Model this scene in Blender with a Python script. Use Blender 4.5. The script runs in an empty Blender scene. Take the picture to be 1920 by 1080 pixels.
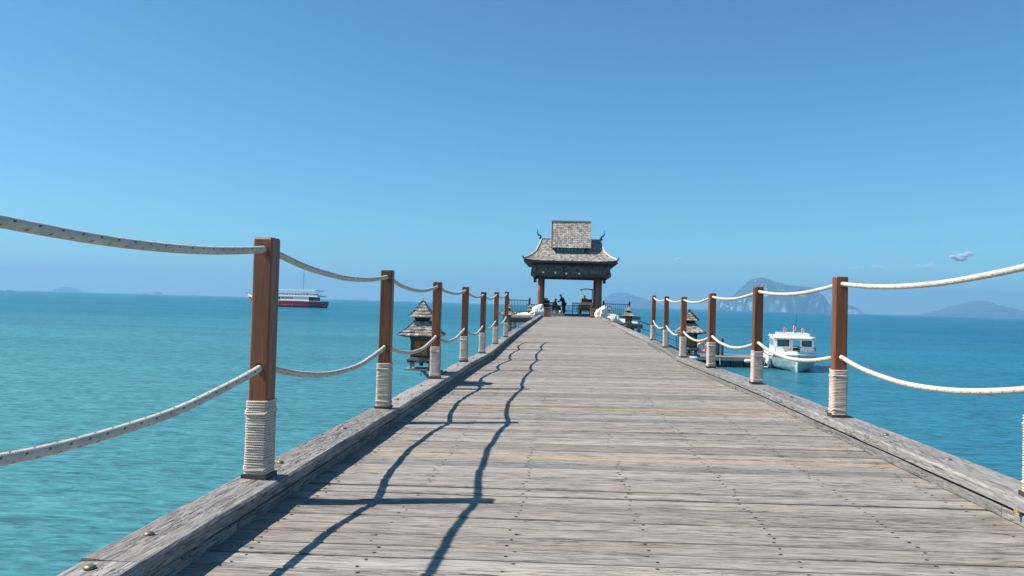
import bpy, math, random
from mathutils import Vector, Matrix, noise
rnd = random.Random(7)
S = bpy.context.scene
COL = S.collection
R = math.radians

# ------------------------------------------------------------------ camera
EYE = Vector((0, 0, 3.5))
YAW, PITCH, ROLL = R(4.0), R(1.23), R(1.6)
fwd = Vector((-math.sin(YAW) * math.cos(PITCH), math.cos(YAW) * math.cos(PITCH), math.sin(PITCH)))
rt = Vector((math.cos(YAW), math.sin(YAW), 0)); up = rt.cross(fwd)
r2 = rt * math.cos(ROLL) + up * math.sin(ROLL); u2 = -rt * math.sin(ROLL) + up * math.cos(ROLL)
cam = bpy.data.cameras.new('camera'); cam.lens = 26.25; cam.sensor_width = 36
cam.clip_start = 0.05; cam.clip_end = 60000
co = bpy.data.objects.new('camera', cam); COL.objects.link(co)
m = Matrix((r2, u2, -fwd)).transposed().to_4x4(); m.translation = EYE
co.matrix_world = m
S.camera = co
S.render.resolution_x = 1024; S.render.resolution_y = 576

# ------------------------------------------------------------------ sky and sun
SUNV = Vector((-1.147, -0.17, 1.33)).normalized()
SUN_EL = math.asin(SUNV.z); SUN_AZ = math.atan2(SUNV.x, SUNV.y)   # clockwise from +Y
W = bpy.data.worlds.new("World"); S.world = W; W.use_nodes = True
nt = W.node_tree; nt.nodes.clear()
sky = nt.nodes.new('ShaderNodeTexSky'); sky.sky_type = 'NISHITA'; sky.sun_disc = False
sky.sun_elevation = SUN_EL; sky.sun_rotation = SUN_AZ
sky.altitude = 0; sky.air_density = 1.0; sky.dust_density = 0.1; sky.ozone_density = 1.0
hs = nt.nodes.new('ShaderNodeHueSaturation'); hs.inputs['Saturation'].default_value = 1.0
wb_ = nt.nodes.new('ShaderNodeMix'); wb_.data_type = 'RGBA'; wb_.blend_type = 'MULTIPLY'; wb_.inputs[0].default_value = 1; wb_.inputs[7].default_value = (.44, .85, 1.03, 1)   # the camera's cool white balance, same over the whole sky
bg = nt.nodes.new('ShaderNodeBackground'); bg.inputs[1].default_value = 0.089
ow = nt.nodes.new('ShaderNodeOutputWorld')
nt.links.new(sky.outputs[0], hs.inputs['Color']); nt.links.new(hs.outputs[0], wb_.inputs[6]); nt.links.new(wb_.outputs[2], bg.inputs[0]); nt.links.new(bg.outputs[0], ow.inputs[0])
sl = bpy.data.lights.new('sun', 'SUN'); sl.energy = 5.0; sl.angle = R(0.5); sl.color = (1, .93, .85)
so = bpy.data.objects.new('sun', sl); COL.objects.link(so)
so.rotation_euler = SUNV.to_track_quat('Z', 'Y').to_euler(); so.location = (0, 0, 60)
S.view_settings.view_transform = 'Standard'; S.view_settings.look = 'None'
S.view_settings.gamma = 1; S.view_settings.use_curve_mapping = False; S.view_settings.exposure = 0.58
S.cycles.volume_bounces = 4
S.cycles.max_bounces = 8

# ------------------------------------------------------------------ material helpers
def newmat(name):
    m = bpy.data.materials.new(name); m.use_nodes = True; t = m.node_tree; t.nodes.clear()
    o = t.nodes.new('ShaderNodeOutputMaterial'); b = t.nodes.new('ShaderNodeBsdfPrincipled')
    t.links.new(b.outputs[0], o.inputs[0]); return m, t, b, o
def N(t, typ, **kw):
    n = t.nodes.new(typ)
    for k, v in kw.items():
        if hasattr(n, k): setattr(n, k, v)
        else: n.inputs[k.replace('_', ' ')].default_value = v
    return n
def math_(t, op, a, b=None, c=None):
    n = t.nodes.new('ShaderNodeMath'); n.operation = op
    for i, x in enumerate((a, b, c)):
        if x is None: continue
        if isinstance(x, (int, float)): n.inputs[i].default_value = x
        else: t.links.new(x, n.inputs[i])
    return n.outputs[0]
def mix(t, f, a, b, mode='MIX'):
    n = t.nodes.new('ShaderNodeMix'); n.data_type = 'RGBA'; n.blend_type = mode
    for s, x in ((n.inputs[0], f), (n.inputs[6], a), (n.inputs[7], b)):
        if isinstance(x, (int, float)): s.default_value = x
        elif isinstance(x, tuple): s.default_value = (*x, 1)
        else: t.links.new(x, s)
    return n.outputs[2]
def ramp(t, fac, stops):
    n = t.nodes.new('ShaderNodeValToRGB'); e = n.color_ramp.elements
    while len(e) < len(stops): e.new(0.5)
    for i, (p, c) in enumerate(stops):
        e[i].position = p; e[i].color = (*c, 1) if isinstance(c, tuple) else (c, c, c, 1)
    t.links.new(fac, n.inputs[0]); return n.outputs[0]
def coords(t, scale, kind='Object', rand=True, rot=(0, 0, 0)):
    tc = t.nodes.new('ShaderNodeTexCoord'); src = tc.outputs[kind]
    if rand:
        oi = t.nodes.new('ShaderNodeObjectInfo'); v = t.nodes.new('ShaderNodeVectorMath'); v.operation = 'MULTIPLY_ADD'
        t.links.new(oi.outputs['Random'], v.inputs[0]); v.inputs[1].default_value = (37, 91, 53); t.links.new(src, v.inputs[2]); src = v.outputs[0]
    mp = t.nodes.new('ShaderNodeMapping'); mp.inputs['Scale'].default_value = scale; mp.inputs['Rotation'].default_value = rot
    t.links.new(src, mp.inputs[0]); return mp.outputs[0]
def noise_(t, vec, scale, detail=4, rough=.55, dist=0.0):
    n = N(t, 'ShaderNodeTexNoise', Scale=scale, Detail=detail, Roughness=rough, Distortion=dist)
    t.links.new(vec, n.inputs['Vector']); return n.outputs[0]
def bump(t, b, h, strength=.4, dist=.01):
    n = N(t, 'ShaderNodeBump', Strength=strength, Distance=dist); t.links.new(h, n.inputs['Height'])
    t.links.new(n.outputs[0], b.inputs['Normal'])
def simple(name, col, rough=.6, var=.25, scale=6, metal=0, bumpd=0.0, sc3=(1, 1, 1), tint=False, spec=.5):
    m, t, b, o = newmat(name)
    v = coords(t, sc3); n = noise_(t, v, scale, 5, .6)
    lo = tuple(c * (1 - var) for c in col); hi = tuple(min(1, c * (1 + var)) for c in col)
    c = ramp(t, n, [(.25, lo), (.75, hi)])
    if tint:
        a = N(t, 'ShaderNodeAttribute', attribute_name='tint'); c = mix(t, 1.0, c, a.outputs['Color'], 'MULTIPLY')
    t.links.new(c, b.inputs['Base Color']); b.inputs['Roughness'].default_value = rough; b.inputs['Metallic'].default_value = metal
    b.inputs['Specular IOR Level'].default_value = spec
    if bumpd: bump(t, b, noise_(t, v, scale * 5, 4, .6), .5, bumpd)
    return m

def weathered(name, axis, warm=(.352, .305, .260), cool=(.268, .258, .243), tint=False, crack=.6, gain=1.0, bumpd=.004, gs=1.0, lo_=4.5, rng=.22, lines=.8, lsc=None):
    """sun-bleached timber with grain running along one axis"""
    m, t, b, o = newmat(name)
    lo, hi = lo_ * 1.3 * gs, 58. * gs
    s = {'X': (lo, hi, hi), 'Y': (hi, lo, hi), 'Z': (hi, hi, lo)}[axis]
    v = coords(t, s); g = noise_(t, v, 1.0, 6, .62, .25)
    s2 = {'X': (.9, 5, 5), 'Y': (5, .9, 5), 'Z': (5, 5, .9)}[axis]
    p = noise_(t, coords(t, s2), 1.0, 3, .5)
    s3 = {'X': (5., 130, 130), 'Y': (130, 5., 130), 'Z': (130, 130, 5.)}[axis]
    f = noise_(t, coords(t, tuple(x * gs for x in s3)), 1.0, 3, .6)
    if tint:
        a = N(t, 'ShaderNodeAttribute', attribute_name='tint'); sep = N(t, 'ShaderNodeSeparateColor'); t.links.new(a.outputs['Color'], sep.inputs[0])
        rv, rv2 = sep.outputs[0], sep.outputs[1]
    else:
        oi = N(t, 'ShaderNodeObjectInfo'); rv = oi.outputs['Random']; rv2 = math_(t, 'FRACT', math_(t, 'MULTIPLY', rv, 17.31))
    f1 = math_(t, 'ADD', math_(t, 'MULTIPLY', rv, .75), math_(t, 'MULTIPLY', math_(t, 'SUBTRACT', p, .5), 1.1))
    c = mix(t, f1, tuple(x * gain for x in warm), tuple(x * gain for x in cool))
    c = mix(t, 1.0, c, ramp(t, g, [(.25, .34), (.43, .84), (.6, 1.1), (.8, 1.32)]), 'MULTIPLY')
    c = mix(t, 1.0, c, ramp(t, f, [(.3, .62), (.5, 1.0), (.7, 1.16)]), 'MULTIPLY')
    # dark weather cracks
    k = noise_(t, coords(t, {'X': (5.0, 80, 80), 'Y': (50, 3.5, 50), 'Z': (60, 60, 2)}[axis]), 1.0, 3, .6, .9)
    kr = ramp(t, k, [(.60, 0.0), (.67, 1.0)])
    c = mix(t, math_(t, 'MULTIPLY', kr, crack), c, (.07, .065, .06))
    # thin checks (contour lines of stretched noise), present in patches
    ls = lsc or (2.6, 52, 52)
    if lsc is None and axis == 'Z': ls = (34, 34, 2.2)
    if lsc is None and axis == 'Y': ls = (34, 2.2, 34)
    q = noise_(t, coords(t, ls), 1.0, 4, .55, 1.1)
    ln = ramp(t, math_(t, 'ABSOLUTE', math_(t, 'SUBTRACT', q, .5)), [(.004, 1.0), (.022, 0.0)])
    msk = ramp(t, noise_(t, coords(t, tuple(x * .22 for x in ls)), 1.0, 2, .5), [(.40, 0.), (.58, 1.)])
    ln = math_(t, 'MULTIPLY', ln, math_(t, 'MULTIPLY', msk, lines))
    c = mix(t, ln, c, (.06, .055, .05))
    c = mix(t, 1.0, c, ramp(t, rv2, [(0, 1 - rng), (1, 1 + rng)]), 'MULTIPLY')
    t.links.new(c, b.inputs['Base Color']); b.inputs['Roughness'].default_value = .88; b.inputs['Specular IOR Level'].default_value = .25
    h = math_(t, 'SUBTRACT', math_(t, 'ADD', g, math_(t, 'MULTIPLY', f, .6)), math_(t, 'ADD', math_(t, 'MULTIPLY', kr, 1.2), math_(t, 'MULTIPLY', ln, 1.5)))
    bump(t, b, h, .6, bumpd)
    return m
M = {}
M['plank'] = weathered('weathered_plank', 'X')
M['plank_far'] = weathered('weathered_plank_far', 'X', tint=True)
M['plank_new'] = weathered('newer_yellow_plank', 'X', (.44, .30, .165), (.31, .27, .22), crack=.35)
M['kerb'] = weathered('weathered_kerb', 'Y', (.305, .283, .258), (.24, .237, .232), crack=.5, bumpd=.010, gs=1.0, lo_=8.0, lines=.95, lsc=(30, 3.2, 30))
M['joist'] = weathered('dark_joist', 'Y', (.10, .085, .07), (.07, .065, .06))
M['shingle'] = weathered('grey_shingle', 'Z', (.42, .375, .325), (.32, .295, .268), tint=True, crack=.3, rng=.38)
M['shingle_dark'] = weathered('dark_shingle', 'Z', (.27, .215, .17), (.2, .17, .145), tint=True, crack=.3, rng=.45)
M['grey_wood'] = weathered('grey_wood', 'X', (.34, .32, .29), (.27, .265, .26))
M['sunlit_pale_wood'] = weathered('sunlit_pale_wood', 'X', (.52, .50, .46), (.44, .43, .41))  # grey wood lightened, sunlight on the hip caps put into the colour
M['dark_wood'] = simple('dark_stained_wood', (.055, .045, .04), .6, .4, 8)
M['blackish_wood'] = simple('near_black_wood', (.018, .016, .016), .7, .3, 8)  # near-black timber in one even tone with random mottling
def postwood(name, col):
    m, t, b, o = newmat(name)
    g = noise_(t, coords(t, (26, 26, 1.6)), 1.0, 6, .65, .3); g2 = noise_(t, coords(t, (120, 120, 4)), 1.0, 3, .6)
    c = ramp(t, g, [(.25, tuple(x * .42 for x in col)), (.5, col), (.78, tuple(min(1, x * 1.65) for x in col))])
    c = mix(t, 1.0, c, ramp(t, g2, [(.3, .7), (.6, 1.1)]), 'MULTIPLY')
    oi = N(t, 'ShaderNodeObjectInfo'); c = mix(t, 1.0, c, ramp(t, oi.outputs['Random'], [(0, .78), (1, 1.25)]), 'MULTIPLY')
    k = ramp(t, noise_(t, coords(t, (9, 9, 9)), 3.0, 3, .5), [(.68, 0.), (.74, 1.)])
    c = mix(t, math_(t, 'MULTIPLY', k, .35), c, tuple(x * .35 for x in col))
    t.links.new(c, b.inputs['Base Color']); b.inputs['Roughness'].default_value = .42
    bump(t, b, math_(t, 'ADD', g, math_(t, 'MULTIPLY', g2, .5)), .35, .003); return m
M['post'] = postwood('varnished_post_wood', (.168, .054, .017))
M['log'] = postwood('pavilion_log', (.19, .075, .035))
M['boxwood'] = postwood('orange_box_wood', (.36, .14, .06))
M['nail'] = simple('rusty_nail', (.035, .028, .024), .7, .4, 40)
M['bolt'] = simple('bronze_bolt', (.25, .2, .13), .45, .35, 60, .6)
M['leaf'] = simple('yellow_leaf', (.42, .27, .08), .7, .4, 60)
M['white'] = simple('white_paint', (.74, .74, .72), .4, .06, 3)
M['hullgreen'] = simple('pale_green_hull', (.42, .56, .53), .35, .1, 2)
M['cloth'] = simple('white_cloth', (.72, .69, .63), .9, .12, 2.5, bumpd=.02)
M['red'] = simple('dark_red_hull', (.36, .022, .04), .4, .25, 1.2)
M['maroon'] = simple('maroon_hull', (.11, .02, .035), .45, .3, 1.2)
M['brightred'] = simple('bright_red', (.6, .03, .04), .5, .1, 4)
M['black'] = simple('black_rubber', (.012, .012, .014), .6, .3, 8)
M['bluerail'] = simple('blue_grey_rail', (.045, .075, .12), .45, .25, 5)
M['rail'] = simple('dark_rail', (.035, .045, .06), .5, .3, 6)
M['orange'] = simple('orange_lifebuoy', (.62, .12, .05), .5, .12, 6)
M['glass'] = simple('boat_glass', (.04, .09, .11), .08, .2, 3, spec=.9)
M['teal'] = simple('teal_window', (.03, .16, .17), .25, .4, 3, spec=.8)
M['amber'] = simple('amber_panel', (.30, .125, .018), .35, .5, 12)
M['skin'] = simple('skin', (.24, .12, .075), .6, .1, 10)
M['hair'] = simple('hair', (.012, .01, .009), .6, .2, 30)
M['navy'] = simple('navy_cloth', (.012, .014, .028), .9, .3, 12)
M['darkcloth'] = simple('charcoal_cloth', (.014, .015, .02), .9, .3, 10)
M['cream'] = simple('cream_plastic', (.62, .58, .48), .5, .1, 5)
M['bulb'] = simple('white_globe', (.85, .85, .82), .3, .03, 5)
M['pink'] = simple('pink_flag', (.65, .28, .3), .8, .3, 20)
M['orangeflag'] = simple('orange_flag', (.65, .25, .1), .8, .3, 20)
M['metal'] = simple('grey_metal', (.35, .36, .37), .35, .15, 10, .8)
M['float'] = simple('dark_float', (.02, .022, .026), .6, .3, 3)

# rope with dark flecks, uses UV: u = round the rope, v = metres along it
def ropemat(name, col, fl=(.16, .06, .05), period=.05):
    m, t, b, o = newmat(name)
    uv = N(t, 'ShaderNodeUVMap', uv_map='UVMap'); s = N(t, 'ShaderNodeSeparateXYZ'); t.links.new(uv.outputs[0], s.inputs[0])
    a = math_(t, 'DIVIDE', s.outputs[1], period); row = math_(t, 'FLOOR', a); pos = math_(t, 'FRACT', a)
    u = math_(t, 'FRACT', math_(t, 'ADD', math_(t, 'MULTIPLY', s.outputs[0], 3.0), math_(t, 'ADD', math_(t, 'MULTIPLY', row, .5), math_(t, 'MULTIPLY', pos, .35))))
    fu = math_(t, 'LESS_THAN', math_(t, 'ABSOLUTE', math_(t, 'SUBTRACT', u, .5)), .085)
    fp = math_(t, 'LESS_THAN', math_(t, 'ABSOLUTE', math_(t, 'SUBTRACT', pos, .5)), .14)
    f = math_(t, 'MULTIPLY', fu, fp)
    n = noise_(t, coords(t, (1, 1, 1)), 14, 4, .6)
    c = ramp(t, n, [(.3, tuple(x * .8 for x in col)), (.7, tuple(min(1, x * 1.12) for x in col))])
    c = mix(t, math_(t, 'MULTIPLY', f, .85), c, fl)
    t.links.new(c, b.inputs['Base Color']); b.inputs['Roughness'].default_value = .9; b.inputs['Specular IOR Level'].default_value = .2
    # braided strands
    d1 = math_(t, 'SINE', math_(t, 'ADD', math_(t, 'MULTIPLY', s.outputs[0], 37.7), math_(t, 'MULTIPLY', s.outputs[1], 620.)))
    d2 = math_(t, 'SINE', math_(t, 'SUBTRACT', math_(t, 'MULTIPLY', s.outputs[0], 37.7), math_(t, 'MULTIPLY', s.outputs[1], 620.)))
    bump(t, b, math_(t, 'MAXIMUM', d1, d2), .5, .0018)
    return m
M['rope'] = ropemat('cream_braided_rope', (.60, .555, .46))
M['wrap'] = ropemat('cream_wrapped_rope', (.70, .575, .465), (.30, .16, .12), .017)

# ------------------------------------------------------------------ mesh helpers
class MB:
    def __init__(s): s.v = []; s.f = []; s.uv = []; s.t = []; s.useuv = False; s.usetint = False
    def add(s, vs, fs, tint=None, uvs=None):
        o = len(s.v); s.v += [tuple(x) for x in vs]; s.f += [tuple(i + o for i in f) for f in fs]
        if tint is not None: s.usetint = True
        s.t += [tint or (1, 1, 1)] * len(vs)
        if uvs: s.useuv = True; s.uv += uvs
        else: s.uv += [(0, 0)] * len(vs)
        return s
    def box(s, c, d, rz=0, tint=None, rx=0, ry=0):
        mt = Matrix.Translation(c) @ Matrix.Rotation(rz, 4, 'Z') @ Matrix.Rotation(ry, 4, 'Y') @ Matrix.Rotation(rx, 4, 'X')
        vs = [mt @ Vector((x * d[0] / 2, y * d[1] / 2, z * d[2] / 2)) for z in (-1, 1) for y in (-1, 1) for x in (-1, 1)]
        return s.add(vs, [(0, 2, 3, 1), (4, 5, 7, 6), (0, 1, 5, 4), (2, 6, 7, 3), (0, 4, 6, 2), (1, 3, 7, 5)], tint)
    def bbox(s, x0, x1, y0, y1, z0, z1, tint=None):
        return s.box(((x0 + x1) / 2, (y0 + y1) / 2, (z0 + z1) / 2), (x1 - x0, y1 - y0, z1 - z0), tint=tint)
    def bar(s, a, b, w, h=None, tint=None):
        a, b = Vector(a), Vector(b); h = h or w; d = b - a; L = d.length; z = d.normalized()
        x = z.cross(Vector((0, 0, 1)));  x = Vector((1, 0, 0)) if x.length < 1e-4 else x.normalized(); y = z.cross(x)
        vs = [p + x * w / 2 * i + y * h / 2 * j for p in (a, b) for j in (-1, 1) for i in (-1, 1)]
        return s.add(vs, [(0, 2, 3, 1), (4, 5, 7, 6), (0, 1, 5, 4), (2, 6, 7, 3), (0, 4, 6, 2), (1, 3, 7, 5)], tint)
    def tube(s, pts, rad, seg=8, cap=True, v0=0.0, closed=False):
        pts = [Vector(p) for p in pts]; n = len(pts); L = v0; vs = []; uvs = []; fs = []
        prev = None
        for i, p in enumerate(pts):
            if closed: d = pts[(i + 1) % n] - pts[i - 1]
            else: d = pts[min(i + 1, n - 1)] - pts[max(i - 1, 0)]
            d.normalize()
            if prev is None:
                x = d.cross(Vector((0, 0, 1))); x = Vector((1, 0, 0)) if x.length < 1e-3 else x.normalized()
            else:
                x = prev - d * prev.dot(d); x.normalize()
            prev = x; y = d.cross(x); r = rad(i / (n - 1)) if callable(rad) else rad
            if i: L += (p - pts[i - 1]).length
            for k in range(seg):
                a = 2 * math.pi * k / seg; vs.append(p + (x * math.cos(a) + y * math.sin(a)) * r); uvs.append((k / seg, L))
        m_ = n if closed else n - 1
        for i in range(m_):
            for k in range(seg):
                k2 = (k + 1) % seg; j = (i + 1) % n
                fs.append((i * seg + k, i * seg + k2, j * seg + k2, j * seg + k))
        if cap and not closed:
            fs.append(tuple(range(seg))[::-1]); fs.append(tuple((n - 1) * seg + k for k in range(seg)))
        return s.add(vs, fs, None, uvs)
    def lathe(s, prof, c=(0, 0, 0), seg=12, sq=False, rot=0, tint=None):
        vs = []; fs = []; c = Vector(c); n = len(prof)
        for r, z in prof:
            for k in range(seg):
                a = 2 * math.pi * (k + (.5 if sq else 0)) / seg + rot; rr = r * (math.sqrt(2) if sq else 1)
                vs.append(c + Vector((rr * math.cos(a), rr * math.sin(a), z)))
        for i in range(n - 1):
            for k in range(seg):
                k2 = (k + 1) % seg; fs.append((i * seg + k, i * seg + k2, (i + 1) * seg + k2, (i + 1) * seg + k))
        fs.append(tuple(range(seg))[::-1]); fs.append(tuple((n - 1) * seg + k for k in range(seg)))
        return s.add(vs, fs, tint)
    def mesh(s, name, mat, smooth=False):
        me = bpy.data.meshes.new(name); me.from_pydata(s.v, [], s.f)
        if s.useuv:
            l = me.uv_layers.new(name='UVMap')
            for poly in me.polygons:
                us = [s.uv[me.loops[li].vertex_index] for li in poly.loop_indices]
                w = max(u[0] for u in us) - min(u[0] for u in us) > .5
                for li, u in zip(poly.loop_indices, us):
                    l.data[li].uv = (u[0] + (1 if w and u[0] < .5 else 0), u[1])
        if s.usetint:
            a = me.color_attributes.new('tint', 'FLOAT_COLOR', 'POINT')
            for i, c in enumerate(s.t): a.data[i].color = (*c, 1)
        me.materials.append(M[mat] if isinstance(mat, str) else mat)
        if smooth:
            for p in me.polygons: p.use_smooth = True
        me.update(); return me
    def obj(s, name, mat, parent=None, smooth=False, **kw):
        o = link(name, s.mesh(name, mat, smooth), parent); tag(o, **kw); return o
def link(name, data, parent=None, loc=None):
    o = bpy.data.objects.new(name, data); COL.objects.link(o)
    if parent: o.parent = parent
    if loc: o.location = loc
    return o
def tag(o, label=None, cat=None, group=None, kind=None):
    if label: o['label'] = label
    if cat: o['category'] = cat
    if group: o['group'] = group
    if kind: o['kind'] = kind
    return o
def empty(name, loc, rz=0, **kw):
    e = link(name, None, None, loc); e.rotation_euler = (0, 0, rz); e.empty_display_size = .2; return tag(e, **kw)
def copy_tree(o, parent=None):
    c = o.copy(); COL.objects.link(c)
    if parent: c.parent = parent
    for ch in list(o.children): copy_tree(ch, c)
    return c
def lerp(tab, y):
    if y <= tab[0][0]: return tab[0][1]
    for (a, b), (c, d) in zip(tab, tab[1:]):
        if y <= c:
            k = (y - a) / (c - a); return b + (d - b) * k
    return tab[-1][1]
def smooth_lerp(tab, y): return (lerp(tab, y - .7) + lerp(tab, y) * 2 + lerp(tab, y + .7)) / 4
def rv(): return (rnd.random(), rnd.random(), rnd.random())

KL = [(-4, 2.57), (3.8, 2.566), (6.5, 2.552), (9.2, 2.55), (11.9, 2.56), (14.6, 2.512), (17.3, 2.565), (20, 2.61), (25, 2.655), (32, 2.70), (40, 2.75), (52, 2.84), (64, 3.0)]
KR = [(-4, 2.63), (3.8, 2.63), (6.5, 2.625), (9.2, 2.62), (11.9, 2.588), (14.6, 2.556), (17.3, 2.61), (20, 2.648), (25, 2.68), (32, 2.73), (40, 2.78), (52, 2.86), (64, 3.0)]
zl = lambda y: smooth_lerp(KL, y)
zr = lambda y: smooth_lerp(KR, y)
def deckz(x, y):
    k = (x + 1.55) / 3.9; return (zl(y) - .130) * (1 - k) + (zr(y) - .130) * k

# ------------------------------------------------------------------ sea
def build_sea():
    m, t, b, o = newmat('sea_water')
    g = N(t, 'ShaderNodeNewGeometry'); pos = g.outputs['Position']
    def mp(scale, rot=0):
        q = t.nodes.new('ShaderNodeMapping'); q.inputs['Scale'].default_value = scale; q.inputs['Rotation'].default_value = (0, 0, rot); t.links.new(pos, q.inputs[0]); return q.outputs[0]
    w1 = noise_(t, mp((.75, 2.9, 1), .10), .8, 3, .55, .4)
    w2 = noise_(t, mp((1.1, 4.0, 1), -.08), 1.9, 2, .5, .6)
    w3 = noise_(t, mp((.035, .11, 1), .1), 1.0, 3, .5, .3)
    h = math_(t, 'ADD', math_(t, 'MULTIPLY', w1, 1.0), math_(t, 'ADD', math_(t, 'MULTIPLY', w2, .38), math_(t, 'MULTIPLY', w3, 1.6)))
    bp = N(t, 'ShaderNodeBump', Strength=1.0, Distance=.22); t.links.new(h, bp.inputs['Height'])
    # body colour: greener shallow water at left, bluer out at right, with broad bands
    sx = N(t, 'ShaderNodeSeparateXYZ'); t.links.new(pos, sx.inputs[0])
    ang = math_(t, 'DIVIDE', sx.outputs[0], math_(t, 'ADD', math_(t, 'ABSOLUTE', sx.outputs[1]), 6.0))
    big = noise_(t, mp((.006, .02, 1), .05), 1.0, 4, .55, .4)
    fx = N(t, 'ShaderNodeMapRange'); fx.inputs[1].default_value = -.7; fx.inputs[2].default_value = .5
    t.links.new(math_(t, 'ADD', ang, math_(t, 'MULTIPLY', math_(t, 'SUBTRACT', big, .5), .8)), fx.inputs[0])
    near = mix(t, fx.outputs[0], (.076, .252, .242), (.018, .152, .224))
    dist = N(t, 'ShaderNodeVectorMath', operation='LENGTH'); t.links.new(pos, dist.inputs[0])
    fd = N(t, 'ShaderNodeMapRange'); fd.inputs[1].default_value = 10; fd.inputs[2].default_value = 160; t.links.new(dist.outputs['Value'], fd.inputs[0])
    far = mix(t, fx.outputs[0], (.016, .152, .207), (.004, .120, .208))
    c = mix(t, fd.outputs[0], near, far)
    c = mix(t, 1.0, c, ramp(t, big, [(.3, .86), (.7, 1.14)]), 'MULTIPLY')
    c = mix(t, 1.0, c, ramp(t, math_(t, 'ADD', math_(t, 'MULTIPLY', w2, .6), math_(t, 'MULTIPLY', w1, .4)), [(.38, .62), (.5, 1.0), (.61, 1.32)]), 'MULTIPLY')  # crests lighter, troughs darker: translucency plus sky-reflection contrast painted into the colour
    c = mix(t, 1.0, c, ramp(t, w3, [(.35, .90), (.65, 1.09)]), 'MULTIPLY')
    bp2 = N(t, 'ShaderNodeBump', Strength=1.0, Distance=.105); t.links.new(h, bp2.inputs['Height'])
    # bump shades the flanks too, beside the contrast painted into the colour
    df = N(t, 'ShaderNodeBsdfDiffuse'); t.links.new(c, df.inputs[0]); t.links.new(bp.outputs[0], df.inputs['Normal'])
    gl = N(t, 'ShaderNodeBsdfGlossy', Roughness=.14); gl.inputs[0].default_value = (1, 1, 1, 1); t.links.new(bp2.outputs[0], gl.inputs['Normal'])
    fr = N(t, 'ShaderNodeFresnel', IOR=1.33); t.links.new(bp2.outputs[0], fr.inputs['Normal'])
    ff = math_(t, 'MINIMUM', fr.outputs[0], .24)
    mx = t.nodes.new('ShaderNodeMixShader'); t.links.new(ff, mx.inputs[0]); t.links.new(df.outputs[0], mx.inputs[1]); t.links.new(gl.outputs[0], mx.inputs[2])
    t.links.new(mx.outputs[0], o.inputs[0]); t.nodes.remove(b)
    mb = MB(); rings = [0, 20, 80, 300, 1200, 5000, 12400]; seg = 96; vs = [(0, 0, 0)]; fs = []
    for r in rings[1:]:
        for k in range(seg):
            a = 2 * math.pi * k / seg; vs.append((r * math.cos(a), r * math.sin(a), 0))
    for k in range(seg): fs.append((0, 1 + k, 1 + (k + 1) % seg))
    for i in range(len(rings) - 2):
        for k in range(seg):
            a = 1 + i * seg + k; b2 = 1 + i * seg + (k + 1) % seg; fs.append((a, a + seg, b2 + seg, b2))
    mb.add(vs, fs); mb.obj('sea', m, kind='structure', label='calm turquoise sea reaching the horizon')
build_sea()

# ------------------------------------------------------------------ islands
def rockmat(name, green, rock, rockamt):
    m, t, b, o = newmat(name)
    g = N(t, 'ShaderNodeNewGeometry'); q = t.nodes.new('ShaderNodeMapping'); q.inputs['Scale'].default_value = (1, 1, .55); t.links.new(g.outputs['Position'], q.inputs[0])
    n1 = noise_(t, q.outputs[0], .0075, 6, .62, .4); n2 = noise_(t, q.outputs[0], .032, 4, .6)
    sn = N(t, 'ShaderNodeSeparateXYZ'); t.links.new(g.outputs['Normal'], sn.inputs[0])
    steep = math_(t, 'SUBTRACT', 1.0, math_(t, 'ABSOLUTE', sn.outputs[2]))
    f = math_(t, 'ADD', math_(t, 'MULTIPLY', steep, .55), math_(t, 'MULTIPLY', n1, 1.0))
    f = ramp(t, f, [(rockamt, 0.), (rockamt + .06, 1.)])
    gc = mix(t, n2, tuple(x * .5 for x in green), tuple(x * 1.5 for x in green)); rc = mix(t, n2, tuple(x * .75 for x in rock), tuple(x * 1.2 for x in rock))
    t.links.new(mix(t, f, gc, rc), b.inputs['Base Color']); b.inputs['Roughness'].default_value = .95; b.inputs['Specular IOR Level'].default_value = .1
    return m
M['island'] = rockmat('limestone_island', (.045, .075, .03), (.66, .59, .52), .915)
M['hill'] = rockmat('far_hill', (.05, .08, .04), (.2, .2, .16), 1.4)
def island(name, Y, prof, depth, mat, label, nx=150, ny=34, rough=.05, seed=0, power=.45):
    x0, x1 = prof[0][0], prof[-1][0]; mb = MB(); vs = []; fs = []; hmax = max(p[1] for p in prof)
    for i in range(nx + 1):
        x = x0 + (x1 - x0) * i / nx; h = lerp(prof, x); taper = math.sin(math.pi * min(1, max(0, i / nx))) ** .5
        for j in range(ny + 1):
            w = j / ny * 2 - 1
            yy = w * depth * (.35 + .65 * taper)
            s = max(0, 1 - abs(w) ** 2.4) ** power
            n = noise.fractal(Vector((x * .012 + seed, yy * .012, 3.1)), 1.0, 2.1, 5)
            n2 = noise.fractal(Vector((x * .004 + seed, yy * .004, 9.1)), 1.0, 2.0, 3)
            z = h * s * (1 + .14 * n2 * (1 - s)) + n * hmax * rough * (2 - s) * (s > 0)
            yj = yy + noise.noise(Vector((x * .01, z * .03, seed))) * depth * .16 - n * 14
            if j in (0, ny) or i in (0, nx): z = -3
            vs.append((x, Y + yj, max(-3, z)))
    for i in range(nx):
        for j in range(ny):
            a = i * (ny + 1) + j; fs.append((a, a + ny + 1, a + ny + 2, a + 1))
    mb.add(vs, fs); return mb.obj(name, mat, smooth=False, kind='structure', label=label)
island('rocky_island', 8000, [(1600, 0), (1609, 16), (1629, 99), (1706, 122), (1790, 160), (1877, 253), (1936, 304), (1982, 338), (2042, 352), (2080, 346), (2125, 331), (2213, 307), (2288, 290), (2355, 274), (2459, 267), (2530, 259), (2566, 266), (2602, 229), (2674, 168), (2718, 107), (2755, 40), (2778, 0)], 370, 'island', 'large wooded limestone island with pale cliffs on the horizon', nx=220, ny=50, rough=.03, seed=4)
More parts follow.
